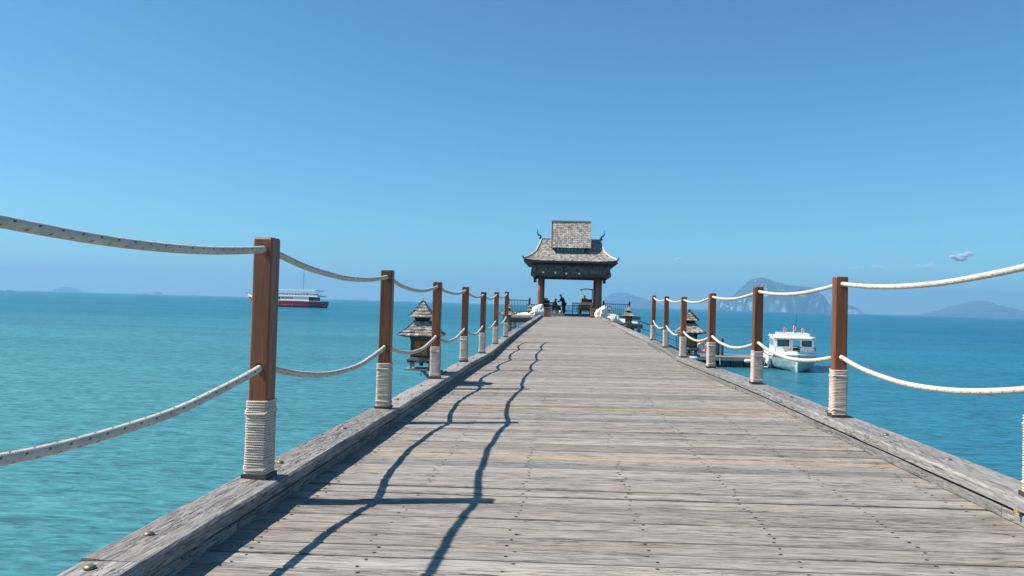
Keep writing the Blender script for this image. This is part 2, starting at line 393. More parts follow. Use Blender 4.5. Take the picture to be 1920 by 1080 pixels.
island('rocky_islet', 8320, [(2992, 0), (3013, 80), (3053, 94), (3109, 88), (3154, 72), (3194, 38), (3229, 0)], 100, 'island', 'small rocky islet just right of the large limestone island', nx=50, ny=18, rough=.04, seed=9)
island('distant_hill', 11700, [(5236, 0), (5492, 25), (5724, 91), (5879, 160), (6032, 198), (6125, 240), (6302, 245), (6418, 201), (6573, 165), (6726, 136), (6963, 78), (7241, 0)], 420, 'hill', 'faint blue hill near the right edge of the photo', rough=.02)
island('distant_hill', 11700, [(423, 0), (602, 102), (723, 205), (847, 233), (969, 226), (1094, 176), (1259, 145), (1424, 85), (1671, 0)], 400, 'hill', 'faint rounded hill behind the right pavilion column', rough=.02, seed=3)
island('distant_islet', 9000, [(-6430, 0), (-6360, 26), (-6325, 48), (-6256, 63), (-6185, 57), (-6142, 32), (-6070, 0)], 120, 'hill', 'low wooded islet on the horizon at far left', nx=40, ny=14, rough=.03, seed=5)
island('distant_islet', 9000, [(-5125, 0), (-5089, 28), (-5034, 33), (-4990, 0)], 60, 'hill', 'tiny low islet on the left horizon between far islet and tour boat', nx=20, ny=10, seed=6)

# ------------------------------------------------------------------ jetty
jet = empty('jetty', (0, 0, 0), kind='structure', label='long weathered timber jetty running out to the pavilion')
def plank_mesh(w, seed):
    r = random.Random(seed); mb = MB(); vs = []; fs = []; n = 6; L = 3.98; T = .034; bv = .005
    for i in range(n + 1):
        x = -L / 2 + L * i / n; w0 = w / 2 + r.uniform(-.0018, .0018); w1 = w / 2 + r.uniform(-.0018, .0018); z = r.uniform(-.0012, .0012); c = r.uniform(-.001, .001)
        vs += [(x, -w0, -T), (x, -w0, -bv + z), (x, -w0 + bv, z + c), (x, w1 - bv, z), (x, w1, -bv + z), (x, w1, -T)]
    for i in range(n):
        for k in range(6):
            a = i * 6 + k; b2 = i * 6 + (k + 1) % 6; fs.append((a, a + 6, b2 + 6, b2))
    fs.append((0, 1, 2, 3, 4, 5)); fs.append(tuple(n * 6 + k for k in range(5, -1, -1)))
    return mb.add(vs, fs)
WID = [.118, .126, .132, .136, .140, .144, .148, .130, .138, .122]
pm = [plank_mesh(w, i).mesh('plank', 'plank') for i, w in enumerate(WID)]
pnew = [plank_mesh(w, i + 40).mesh('plank', 'plank_new') for i, w in enumerate((.13, .12))]
farmb = MB(); nails = MB(); y = -2.0; cnt = 0
XC = .39
while y < 51.9:
    i = rnd.randrange(len(WID)); w = WID[i]; gap = rnd.choice([.006, .008, .010, .013, .017, .024])
    yc = y + w / 2; isnew = None
    for yn in (5.15, 7.68): 
        if abs(yc - yn) < .072 and isnew is None: isnew = 0 if yn < 6 else 1
    zc = deckz(XC, yc) + rnd.uniform(-.0025, .0025)
    slope = math.atan2(deckz(2.3, yc) - deckz(-1.5, yc), 3.8); pit = math.atan2(deckz(XC, yc + .3) - deckz(XC, yc - .3), .6)
    rot = (pit + rnd.uniform(-.022, .022), -slope + rnd.uniform(-.0008, .0008), rnd.uniform(-.0015, .0015))
    from mathutils import Euler
    mt = Matrix.Translation((XC + rnd.uniform(-.01, .01), yc, zc)) @ Euler(rot).to_matrix().to_4x4()
    if 1.7 < y and cnt < 300:
        me = pnew[isnew] if isnew is not None else pm[i]
        o = link('plank', me, jet); o.location = mt.translation; o.rotation_euler = rot; cnt += 1
        if isnew is not None: o['label'] = 'newer yellow plank nearer the camera' if isnew == 0 else 'newer yellowish plank farther along'
    else:
        src = plank_mesh(w, i); farmb.add([mt @ Vector(v) for v in src.v], src.f, tint=rv())
    if 1.7 < y < 32:
        for jx in (-1.30, -.78, -.2, .38, .97, 1.55, 2.1):
            if rnd.random() < .1: continue
            for s in (-1, 1):
                c = mt @ Vector((jx - XC + rnd.uniform(-.025, .025), s * (w / 2 - .03) + rnd.uniform(-.006, .006), .0022)); r_ = rnd.uniform(.0050, .0085)
                vs = [c + Vector((r_ * (1.5 if rnd.random() < .3 else 1.15) * math.cos(a * math.pi / 3), r_ * math.sin(a * math.pi / 3), 0)) for a in range(6)]
                nails.add(vs, [(0, 1, 2, 3, 4, 5)])
                if rnd.random() < .35:      # a split running from the nail along the grain
                    L_ = rnd.uniform(.015, .05); h_ = rnd.uniform(.0012, .0028); d_ = rnd.choice((-1, 1)) * L_
                    nails.add([c + Vector((-.2 * d_, 0, .0003)), c + Vector((.3 * d_, -h_ * abs(1), .0003)), c + Vector((d_, .001, .0003)), c + Vector((.3 * d_, h_, .0003))], [(0, 1, 2, 3)])
    y += w + gap
farmb.obj('plank_run', 'plank_far', jet, kind='stuff')
nails.obj('nail', 'nail', jet, kind='stuff')
# joists, cross beams and piles under the deck
for jx in (-1.45, -.78, -.2, .38, .97, 1.55, 2.25):
    mb = MB(); ys = [-2 + 2 * k for k in range(28)]
    for a, b_ in zip(ys, ys[1:]): mb.bar((jx, a, deckz(jx, a) - .145), (jx, min(b_, 52), deckz(jx, b_) - .145), .07, .18)
    mb.obj('joist', 'joist', jet)
pile = MB().lathe([(.13, -1.5), (.14, .3), (.125, 2.05)], seg=10).mesh('pile', 'joist', True)
for k in range(14):
    yy = -1 + 4 * k; MB().bar((-1.75, yy, deckz(-1.7, yy) - .34), (2.6, yy, deckz(2.5, yy) - .34), .14, .2).obj('cross_beam', 'joist', jet)
    for px in (-1.3, 2.1): link('pile', pile, jet, (px, yy, 0))
# kerb timbers: an upper and a lower beam each side, in lengths
def timber(y0, y1, xi, xo, zf, zb, zt, seed, cr=.012):
    r = random.Random(seed); mb = MB(); n = max(2, int((y1 - y0) / .28)); vs = []; fs = []
    tw = r.uniform(-.006, .006); dx = r.uniform(-.004, .004); s = 1 if xo > xi else -1
    for i in range(n + 1):
        y = y0 + (y1 - y0) * i / n; z = zf(y); j = lambda a=.0022: r.uniform(-a, a)
        a, b_ = xi + dx + j(), xo + dx + j()
        ring = [(a, z + zb), (a, z + zt - cr), (a + s * cr, z + zt + j()), ((a + b_) / 2, z + zt + j(.003)), (b_ - s * cr, z + zt + tw + j()), (b_, z + zt + tw - cr), (b_, z + zb)]
        vs += [(p[0], y, p[1]) for p in ring]
    k7 = 7
    for i in range(n):
        for k in range(k7):
            a = i * k7 + k; b_ = i * k7 + (k + 1) % k7; fs.append((a, b_, b_ + k7, a + k7))
    fs.append(tuple(range(k7))[::-1]); fs.append(tuple(n * k7 + k for k in range(k7)))
    if s < 0: fs = [f[::-1] for f in fs]
    mb.add(vs, fs); return mb.obj('kerb_timber', 'kerb', jet)
seed = 0
for side, zf, xi, xo, j1, j2 in ((-1, zl, -1.43, -1.665, -1.6, -.9), (1, zr, 2.22, 2.475, -1.2, -2.0)):
    for lower in (0, 1):
        y = (j2 if lower else j1)
        while y < 51.5:
            L = rnd.uniform(2.2, 3.0) if lower else rnd.uniform(3.9, 4.3)
            if side < 0 and not lower and y == j1: L = 2.52 - y
            if side < 0 and lower and abs(y - j2) < .01: L = 3.3 - y
            if side > 0 and lower and abs(y - j2) < .01: L = 3.95 - y
            y1 = min(y + L, 51.7); seed += 1
            if y1 - y > .3:
                if lower: timber(y, y1 - .006, xi + side * rnd.uniform(.004, .012), xo - side * .02, zf, -.129, -.078, seed, .005)
                else: timber(y, y1 - .005, xi, xo, zf, -.060, 0, seed)
            y = y1
bolt = MB().lathe([(.021, 0), (.020, .006), (.012, .012), (.003, .0135)], seg=12).mesh('bolt', 'bolt', True)
for x, zf, ys in ((-1.575, zl, (2.44, 2.81, 4.15, 5.35, 7.1, 8.3, 10.1, 11.2, 13)), (2.36, zr, (4.72, 5.6, 6.85, 7.9, 9.6, 11, 12.4))):
    for yy in ys: link('bolt', bolt, jet, (x + rnd.uniform(-.015, .015), yy, zf(yy) + .001))

# ------------------------------------------------------------------ rope posts
def wrap_mesh(seed, H=.385):
    r = random.Random(seed); pts = []; hw = .0565; rr = .012; pitch = .0126; turns = int(H / pitch)
    per = []
    for cx, cy, a0 in ((1, 1, 0), (-1, 1, 90), (-1, -1, 180), (1, -1, 270)):
        for da in (0, 45, 90):
            a = R(a0 + da); per.append((cx * (hw - rr) + rr * math.cos(a), cy * (hw - rr) + rr * math.sin(a)))
    n = len(per)
    for k in range(turns * n):
        x, y = per[k % n]; t_ = k // n; jig = r.uniform(-.0009, .0009); s = 1 + r.uniform(-.012, .014)
        pts.append((x * s, y * s, .022 + pitch * k / n + jig))
    mb = MB(); mb.tube(pts, .0062, 6)
    for z0 in (.055, H - .045):      # loose crossing strands
        q = [(x * 1.07, y * 1.07, z0 + .012 * math.sin(i * .9) + r.uniform(-.003, .003)) for i, (x, y) in enumerate(per)]
        mb.tube(q, .0062, 6, closed=True)
    return mb.mesh('rope_wrap', 'wrap', True)
wraps = [wrap_mesh(1), wrap_mesh(5)]
def post_mesh(w=.104, H=1.215):
    mb = MB(); h = w / 2; b_ = .009; vs = []; fs = []
    ring = [(h - b_, -h), (h, -h + b_), (h, h - b_), (h - b_, h), (-h + b_, h), (-h, h - b_), (-h, -h + b_), (-h + b_, -h)]
    for z, s in ((0.004, 1), (H - .01, 1), (H, .9)): vs += [(x * s, y * s, z) for x, y in ring]
    for i in range(2):
        for k in range(8): k2 = (k + 1) % 8; fs.append((i * 8 + k, i * 8 + k2, i * 8 + 8 + k2, i * 8 + 8 + k))
    fs.append(tuple(range(8))[::-1]); fs.append(tuple(range(16, 24)))
    mb.add(vs, fs); return mb.mesh('wooden_post', 'post')
pmesh = post_mesh(); base = MB().box((0, 0, .011), (.135, .135, .022)).mesh('base_plate', 'dark_wood')
hole = MB().add([(.021 * math.cos(a * math.pi / 6), 0, .021 * math.sin(a * math.pi / 6)) for a in range(12)], [tuple(range(12))]).mesh('rope_hole_shade', 'black')  # flat black disc painting the shade inside the hole; nothing is cut
HOLES = (.055, .665)
LP = [(1.1, -1.545, 0), (3.8, -1.555, 0), (6.5, -1.558, 0), (9.2, -1.57, 0), (11.9, -1.575, 0), (14.6, -1.575, 0), (17.3, -1.562, 0), (20.0, -1.53, 0)]
RP = [(1.1, 2.32, 0), (3.8, 2.325, 0), (6.5, 2.33, 0), (9.2, 2.338, 0), (11.9, 2.32, 0), (14.6, 2.31, 0), (17.3, 2.345, 0), (20.0, 2.375, 0)]
LL = ['brown rope-wrapped post nearest the camera on the left rail, left of the picture edge',
      'tallest brown post in view, at left, with the tour boat partly hidden behind it',
      'brown post between the tour boat and the large shingled lantern',
      'brown post standing in front of the large shingled lantern on the left',
      'first brown post beyond the large shingled lantern on the left rail',
      'second brown post beyond the large shingled lantern on the left rail',
      'last but one brown post at the far end of the left rope rail',
      'farthest brown post of the left rail, where its ropes end']
RL = ['brown rope-wrapped post nearest the camera on the right rail, right of the picture edge',
      'brown post cut off by the right edge of the photo, on the right kerb',
      'large brown post on the right kerb just right of the white cabin boat',
      'brown post on the right kerb between the white cabin boat and the floating dock',
      'brown post on the right kerb just right of the orange lifebuoy',
      'brown post on the right kerb in front of the shingled lantern',
      'last but one brown post of the right rail, left of the shingled lantern',
      'farthest brown post of the right rail, where its ropes end']
tops = {}
firstpost = None
for side, P_, zf, labs, tp in (('left', LP, zl, LL, [3.807, 3.807, 3.766, 3.747, 3.754, 3.72, 3.766, 3.827]), ('right', RP, zr, RL, [3.83, 3.832, 3.806, 3.79, 3.757, 3.729, 3.773, 3.832])):
    for i, (yy, x, _) in enumerate(P_):
        e = empty('rope_post', (x, yy, zf(yy) + .002), rnd.uniform(-.05, .05), label=labs[i], cat='post', group='brown rope-wrapped posts along the jetty')
        sc = (tp[i] - zf(yy)) / 1.215
        p = link('wooden_post', pmesh, e); p.scale = (1, 1, sc)
        w_ = link('rope_wrap', wraps[i % 2], e); w_.rotation_euler = (0, 0, (i % 4) * math.pi / 2)
        link('base_plate', base, e)
        for hz in HOLES:
            for s in (-1, 1): link('rope_hole_shade', hole, e, (0, s * .0535, tp[i] - zf(yy) - hz - .002))
        tops[(side, i)] = (x, yy, tp[i])
rb = random.Random(3)
for side, P_, name in (('left', LP, 'left'), ('right', RP, 'right')):
    for lev, sag, what in ((0, .082, 'upper'), (1, .125, 'lower')):
        if side == 'right': sag *= (.75 if lev == 0 else .95)
        pts = []; dz = HOLES[lev]
        for i in range(len(P_) - 1):
            a = Vector(tops[(side, i)]) - Vector((0, 0, dz)); b_ = Vector(tops[(side, i + 1)]) - Vector((0, 0, dz)); sg = sag * rb.uniform(.85, 1.15); ox = rb.uniform(-.012, .012); nseg = 26 if i < 4 else 14
            for k in range(nseg):
                u = k / nseg; q = a.lerp(b_, u); q.z -= sg * 4 * u * (1 - u); q.x += ox * 4 * u * (1 - u) + (0.004 * math.sin(u * 21) if 0 < u < 1 else 0); pts.append(q)
        pts.append(b_); pts.append(b_ + Vector((0, .06, 0)))
        rp = MB(); rp.tube(pts, .0185, 12)
        rp.obj('rope', 'rope', None, True, label=f'{what} cream rope threaded through the {side} row of brown posts', cat='rope', group='rail ropes along the jetty')
# a dry leaf caught in the kerb gap
lf = MB(); vs = []
for i in range(7):
    u = i / 6; w_ = .018 * math.sin(math.pi * u) ** .8 + .001; zc = .012 * math.sin(u * 4)
    vs += [(u * .075, -w_, zc + .008), (u * .075, 0, zc), (u * .075, w_, zc + .006)]
lf.add(vs, [(i * 3 + j, i * 3 + 3 + j, i * 3 + 4 + j, i * 3 + 1 + j) for i in range(6) for j in (0, 1)])
o = lf.obj('dry_leaf', 'leaf', label='small yellow dry leaf caught in the gap of the right kerb', cat='leaf'); o.location = (2.185, 3.78, 2.557); o.rotation_euler = (.3, .1, .5)

# ------------------------------------------------------------------ shingled lanterns
def shingle_geo(mb_or_list, P, rows, wid, thick=.012, lap=1.25, rs=None, single=False):
    """P(u,v)->Vector over the face (u across 0..1, v up 0..1)."""
    rs = rs or rnd
    out = []
    for r_ in range(rows):
        v0 = r_ / rows; v1 = min(1.0, (r_ + lap) / rows)
        wl = (P(1, v0) - P(0, v0)).length; n = max(1, int(round(wl / wid))); off = rs.random() * .6 if n > 2 else 0
        us = [0.0] + [min(1, max(0, (k + off * .8 - .4 * (off > 0)) / n)) for k in range(1, n)] + [1.0]
        for a, b_ in zip(us, us[1:]):
            if b_ - a < .1 / n: continue
            g = .04 / n; va = v0 - rs.uniform(0, .16) / rows
            p = [P(a + g, max(va, -.03)), P(b_ - g, max(va + rs.uniform(-.04, .04) / rows, -.03)), P(b_ - g, v1), P(a + g, v1)]
            nn = (p[1] - p[0]).cross(p[3] - p[0]); nn.normalize(); k1 = thick * rs.uniform(1.0, 1.7); k0 = .002
            vs = [p[0], p[1], p[2], p[3], p[0] + nn * k1, p[1] + nn * k1 * rs.uniform(.85, 1.1), p[2] + nn * k0, p[3] + nn * k0]
            fs = [(0, 3, 2, 1), (4, 5, 6, 7), (0, 1, 5, 4), (1, 2, 6, 5), (2, 3, 7, 6), (3, 0, 4, 7)]
            out.append((vs, fs, rv()))
    return out
def pyramid_sides(hw0, hw1, z0, z1, curve=1.0):
    res = []
    for k in range(4):
        rot = Matrix.Rotation(k * math.pi / 2, 3, 'Z')
        def P(u, v, rot=rot):
            vv = max(v, 0); h = hw0 + (hw1 - hw0) * (1 - (1 - vv) ** curve) if v >= 0 else hw0 - v * (hw0 - hw1)
            z = z0 + (z1 - z0) * v
            return rot @ Vector((-h + 2 * h * u, -h, z))
        res.append(P)
    return res
def lantern(loc, rz, label, detail, side, scale=1.0):
    e = empty('shingled_lantern', loc, rz, label=label, cat='lantern', group='shingled lanterns beside the jetty'); e.scale = (scale,) * 3
    rs = random.Random(11)
    # heights measured from the platform board top (z=0) ; total .95
    MB().box((0, 0, -.012), (.40, .36, .024)).obj('platform', 'grey_wood', e)
    MB().bar((-.02 * side, 0, -.025), (.13 * -side, 0, -.16), .03, .04).bar((-.15 * side, .0, -.04), (.30 * -side, 0, -.04), .05, .035).obj('brace', 'grey_wood', e)
    for sx in (-1, 1):
        for sy in (-1, 1): MB().box((sx * .125, sy * .115, .055), (.03, .03, .11)).obj('leg', 'grey_wood', e)
    MB().box((0, 0, .122), (.36, .34, .022)).box((0, 0, .142), (.31, .30, .02)).obj('ledge', 'grey_wood', e)
    sk = MB()
    for k in range(4):
        rot = Matrix.Rotation(k * math.pi / 2, 4, 'Z')
        for j in range(7):
            x = -.15 + .05 * j; c = rot @ Vector((x, -.165, .098)); sk.box(c, (.044, .008, .028 + .012 * (j % 2)), k * math.pi / 2)
    sk.obj('scalloped_skirt', 'dark_wood', e, kind='stuff')
    for sx in (-1, 1):
        for sy in (-1, 1): MB().box((sx * .12, sy * .12, .29), (.03, .03, .275)).obj('corner_post', 'dark_wood', e)
    for k in range(4):
        rot = Matrix.Rotation(k * math.pi / 2, 4, 'Z'); c = rot @ Vector((0, -.112, .27))
        pn = MB().box(c, (.21, .012, .21), k * math.pi / 2).obj('amber_panel', 'amber', e)
        fr = MB()
        for x in (-.09, 0, .09): fr.box(rot @ Vector((x, -.121, .27)), (.008, .006, .205), k * math.pi / 2)
        for z in (.17, .375): fr.box(rot @ Vector((0, -.121, z)), (.208, .008, .016), k * math.pi / 2)
        fr.obj('panel_frame', 'dark_wood', pn)
        tr = MB()
        for j in range(9): tr.box(rot @ Vector((-.12 + .03 * j, -.14, .40 - .006 * (j % 2))), (.022, .008, .03), k * math.pi / 2)
        tr.obj('eave_trim', 'dark_wood', e)
    MB().lathe([(.17, .415), (.262, .438), (.262, .448), (.12, .60)], seg=4, sq=True).obj('roof_frame', 'dark_wood', e)
    MB().lathe([(.085, .57), (.095, .62), (.085, .64), (.11, .695)], seg=4, sq=True).obj('neck', 'blackish_wood', e)
    for nm, hw0, hw1, z0, z1, rows, wd, cv in (('lower_roof', .285, .095, .445, .630, 5, .058, 1.25), ('upper_roof', .158, .012, .688, .895, 5, .045, 1.1)):
        core = MB().lathe([(hw0 * .93, z0 - .004), (hw0 * .95, z0), (hw1 * .8, z1 - .012)], seg=4, sq=True).obj(nm, 'dark_wood', e)
        allm = MB()
        for P in pyramid_sides(hw0, hw1, z0, z1, cv):
            for vs, fs, tc in shingle_geo(None, P, rows, wd, .013, 1.3, rs):
                if detail: MB().add(vs, fs, tc).obj('shingle', 'shingle', core)
                else: allm.add(vs, fs, tc)
        if not detail: allm.obj('shingles', 'shingle', core, kind='stuff')
        hipm = MB()
        for sx in (-1, 1):
            for sy in (-1, 1):
                pts = []
                for q in range(6):
                    v = q / 5; h = hw0 + (hw1 - hw0) * (1 - (1 - v) ** cv); pts.append((sx * h * 1.01, sy * h * 1.01, z0 + (z1 - z0) * v + .012))
                hipm.tube(pts, .009, 5)
        hipm.obj('hip_cap', 'dark_wood', core)
    MB().lathe([(.014, .875), (.018, .90), (.006, .915), (.004, .955)], seg=8).obj('finial', 'grey_wood', e)
    MB().tube([(0, 0, .0), (0, 0, -.10)], .006, 6).lathe([(.02, .03), (.028, .05), (.02, .085)], seg=10).obj('lamp_holder', 'black', e)
lantern((-1.86, 9.8, 2.62), .06, 'large shingled lantern with amber panels, nearest on the left of the jetty', True, -1, .98)
lantern((2.50, 15.0, 2.60), -.05, 'shingled lantern behind the right rope posts, beside the dock with the lifebuoy', False, 1, .98)
lantern((-2.03, 27.0, 2.68), .03, 'shingled lantern behind the farthest left rope post', False, -1, .98)
lantern((2.84, 33.0, 2.70), .02, 'shingled lantern beside the white rolls on the right platform', False, 1, .95)
lantern((-2.28, 50.8, 2.70), .0, 'small far lantern with brown panels left of the pavilion, beside the white cloth heap', False, -1, .9)
lantern((3.04, 50.8, 2.72), .0, 'small far lantern with brown panels right of the pavilion, in front of the cloth heap', False, 1, .85)

# ------------------------------------------------------------------ pavilion
pv = empty('pavilion', (.40, 57, 0), label='open wooden jetty pavilion with tiered grey shingle roofs and horned finials', cat='pavilion')
FZ = 2.90
def put(mb, name, mat, parent=pv, **kw): return mb.obj(name, mat, parent, **kw)
fl = MB(); y = -5.05; k = 0
while y < 6.6:      # floor boards: each its own part
    put(MB().box((0.0, y + .07, deckz(XC, min(57 + y, 61)) - .015 + rnd.uniform(-.002, .002)), (7.4 if y > -2 else 4.2, .135, .03)), 'floor_board', 'plank'); y += .142; k += 1
put(MB().bbox(-3.7, 3.7, -2.1, 6.6, 2.5, 2.80), 'floor_frame', 'dark_wood')
for sx, x in ((-1, -2.13), (1, 2.10)):
    for yy in (-3.0, 2.4):
        lg = MB().lathe([(.19, 2.80), (.185, 3.2), (.175, 4.4), (.17, 5.75)] if sx < 0 else [(.23, 2.80), (.222, 3.2), (.21, 4.4), (.20, 5.75)], (x, yy, 0), seg=18); put(lg, 'column', 'log', smooth=True)
# apron skirt roof (shingled band) on four sides
ax0, ax1, ay0, ay1 = -2.80, 2.86, -3.55, 3.95
put(MB().bbox(ax0 - .02, ax1 + .04, ay0 - .02, ay0 + .18, 5.60, 5.82).bbox(ax0 - .02, ax1 + .04, ay1 - .18, ay1 + .02, 5.60, 5.82)
    .bbox(ax0 - .02, ax0 + .18, ay0 + .18, ay1 - .18, 5.60, 5.82).bbox(ax1 - .14, ax1 + .04, ay0 + .18, ay1 - .18, 5.60, 5.82), 'apron_beam', 'dark_wood')
put(MB().bbox(ax0 + .16, ax1 - .12, ay0 + .3, ay1 - .3, 5.84, 6.75), 'attic_box', 'blackish_wood')
apr = MB()
def quadP(a, b_, c, d, curve=None):
    a, b_, c, d = map(Vector, (a, b_, c, d))
    return lambda u, v: (a.lerp(b_, u)).lerp(d.lerp(c, u), v)
Z0, Z1 = 5.83, 6.42
for Q in (quadP((ax0, ay0, Z0), (ax1, ay0, Z0), (ax1 - .06, ay0 + .34, Z1), (ax0 + .06, ay0 + .34, Z1)),
          quadP((ax1, ay0, Z0), (ax1, ay1, Z0), (ax1 - .1, ay1 - .3, Z1), (ax1 - .1, ay0 + .3, Z1)),
          quadP((ax1, ay1, Z0), (ax0, ay1, Z0), (ax0 + .1, ay1 - .3, Z1), (ax1 - .1, ay1 - .3, Z1)),
          quadP((ax0, ay1, Z0), (ax0, ay0, Z0), (ax0 + .1, ay0 + .3, Z1), (ax0 + .1, ay1 - .3, Z1))):
    for vs, fs, tc in shingle_geo(None, Q, 5, .16, .03, 1.3): apr.add(vs, fs, tc)
put(apr, 'apron_shingles', 'shingle_dark', kind='stuff')
# main hipped roof, concave
FT = [(0, 0), (.185, .355), (.44, .677), (.74, .87), (1, 1)]
def mainP(k):
    hx, hy, rx, ry = 3.30, 4.0, 2.19, .10
    def P(u, v):
        f = lerp(FT, max(0, v)) + (v if v < 0 else 0); X = hx + (rx - hx) * f; Yy = hy + (ry - hy) * f; z = 6.66 + 1.82 * v - .0
        cs = [(-X, -Yy), (X, -Yy), (X, Yy), (-X, Yy)]; a = Vector(cs[k]); b_ = Vector(cs[(k + 1) % 4]); p = a.lerp(b_, u)
        lift = .12 * (abs(2 * u - 1) ** 6) * (1 - max(0, v)) ** 4
        return Vector((p.x, p.y, z + lift))
    return P
core = MB(); mr = MB()
for k in range(4):
    P = mainP(k)
    n = 8
    for i in range(n):
        a, b_ = i / n, (i + 1) / n
        core.add([P(0, a) - Vector((0, 0, .11)), P(1, a) - Vector((0, 0, .11)), P(1, b_) - Vector((0, 0, .11)), P(0, b_) - Vector((0, 0, .11))], [(0, 1, 2, 3)])
    for vs, fs, tc in shingle_geo(None, P, 13, .17, .03, 1.3): mr.add(vs, fs, tc)
mroof = put(core, 'main_roof', 'dark_wood'); put(mr, 'main_shingles', 'shingle', mroof, kind='stuff')
put(MB().bbox(-3.32, 3.32, -4.02, -3.90, 6.54, 6.66).bbox(-3.32, 3.32, 3.90, 4.02, 6.54, 6.66).bbox(-3.32, -3.20, -3.9, 3.9, 6.54, 6.66).bbox(3.20, 3.32, -3.9, 3.9, 6.54, 6.66), 'eave_fascia', 'dark_wood')
put(MB().bbox(-3.19, 3.19, -3.89, 3.89, 6.55, 6.60), 'soffit', 'blackish_wood')
for sx in (-1, 1):
    for sy in (-1, 1):
        pts = []
        for q in range(10):
            v = q / 9; f = lerp(FT, v); pts.append((sx * (3.32 - 1.11 * f), sy * (4.02 - 3.9 * f), 6.70 + 1.82 * v + .12 * (1 - v) ** 4))
        put(MB().tube(pts, .07, 7), 'hip_cap', 'sunlit_pale_wood', mroof, smooth=True)
        put(MB().tube([(sx * 3.30, sy * 3.98, 6.80), (sx * 3.40, sy * 4.05, 6.92), (sx * 3.36, sy * 4.02, 7.03)], lambda u: .06 * (1 - u) + .015, 6), 'corner_finial', 'dark_wood', mroof)
put(MB().box((0, 0, 8.52), (4.4, .22, .13)), 'ridge_cap', 'grey_wood', mroof)
for sx in (-1, 1):
    pts = [(sx * 2.16, 0, 8.48), (sx * 2.34, 0, 8.62), (sx * 2.30, 0, 8.76), (sx * 2.44, 0, 8.84), (sx * 2.56, 0, 8.98), (sx * 2.52, 0, 9.14), (sx * 2.57, 0, 9.30)]
    rs_ = [.10, .10, .055, .065, .035, .028, .01]
    put(MB().tube(pts, lambda u: rs_[min(6, int(u * 6 + .5))], 8), 'horned_finial', 'blackish_wood', mroof, smooth=True)
# clerestory and steep upper roof
put(MB().bbox(-1.10, 1.06, -1.61, 1.61, 7.0, 7.84), 'clerestory_wall', 'blackish_wood')
for sy in (-1, 1):
    for j in range(8):
        w_ = put(MB().box((-.92 + .257 * j, sy * 1.622, 7.58), (.19, .02, .34)), 'clerestory_window', 'teal'); put(MB().bar((-.92 + .257 * j, sy * 1.636, 7.41), (-.92 + .257 * j, sy * 1.636, 7.75), .02), 'mullion', 'dark_wood', w_)
tw = MB()
for sy in (-1, 1):
    Q = quadP((-1.43, -1.90, 7.76), (1.43, -1.90, 7.76), (1.47, 0, 9.86), (-1.47, 0, 9.86)) if sy < 0 else quadP((1.43, 1.9, 7.76), (-1.43, 1.9, 7.76), (-1.47, 0, 9.86), (1.47, 0, 9.86))
    for vs, fs, tc in shingle_geo(None, Q, 14, .16, .03, 1.3): tw.add(vs, fs, tc)
tc_ = MB().add([(-1.40, -1.86, 7.74), (1.40, -1.86, 7.74), (1.44, 0, 9.80), (-1.44, 0, 9.80), (-1.40, 1.86, 7.74), (1.40, 1.86, 7.74)], [(0, 1, 2, 3), (5, 4, 3, 2), (0, 3, 4), (1, 5, 2), (0, 4, 5, 1)])
troof = put(tc_, 'upper_roof', 'dark_wood'); put(tw, 'upper_shingles', 'shingle', troof, kind='stuff')
put(MB().box((0, 0, 9.90), (3.02, .24, .12)), 'ridge_cap', 'grey_wood', troof)
for sx in (-1, 1):
    for sy in (-1, 1): put(MB().bar((sx * 1.46, sy * 1.94, 7.73), (sx * 1.50, 0, 9.88), .06, .16), 'bargeboard', 'grey_wood', troof)
put(MB().lathe([(.07, 5.60), (.05, 5.52), (.02, 5.44), (.005, 5.38)][::-1], (0, ay0 + .1, 0), seg=8), 'hanging_finial', 'dark_wood')
# hanging globes and wall lanterns
for i, (x, z) in enumerate(((-1.52, 5.92), (-.64, 5.90), (.13, 5.86), (1.04, 5.88))):
    g = MB().lathe([(.01, .075), (.05, .06), (.075, 0), (.055, -.05), (.01, -.075)][::-1], seg=12)
    e = empty('globe_lamp', (x, 53.33, z - .08), label=['white globe lamp at the left end of the pavilion front beam', 'second white globe lamp from the left on the pavilion front beam', 'third white globe lamp from the left on the pavilion front beam', 'white globe lamp at the right end of the pavilion front beam'][i], cat='lamp', group='globe lamps on the pavilion beam')
    g.obj('globe', 'bulb', e, True); MB().tube([(0, 0, .07), (0, 0, .16), (0, .12, .17)], .012, 6).obj('bracket', 'black', e)
for sx, x, z in ((-1, -2.12, 5.25), (1, 2.86, 5.28)):
    e = empty('wall_lantern', (x, 54.0, z), label='dark box lantern fixed to the ' + ('left' if sx < 0 else 'right') + ' pavilion column', cat='lantern', group='lanterns on the pavilion columns')
    MB().box((0, 0, 0), (.2, .2, .26)).obj('lamp_box', 'blackish_wood', e); MB().lathe([(.16, .13), (.03, .24)], seg=4, sq=True).obj('lamp_roof', 'dark_wood', e)
    MB().bar((0, 0, -.05), (-sx * .18, 0, -.05), .04).obj('arm', 'black', e)

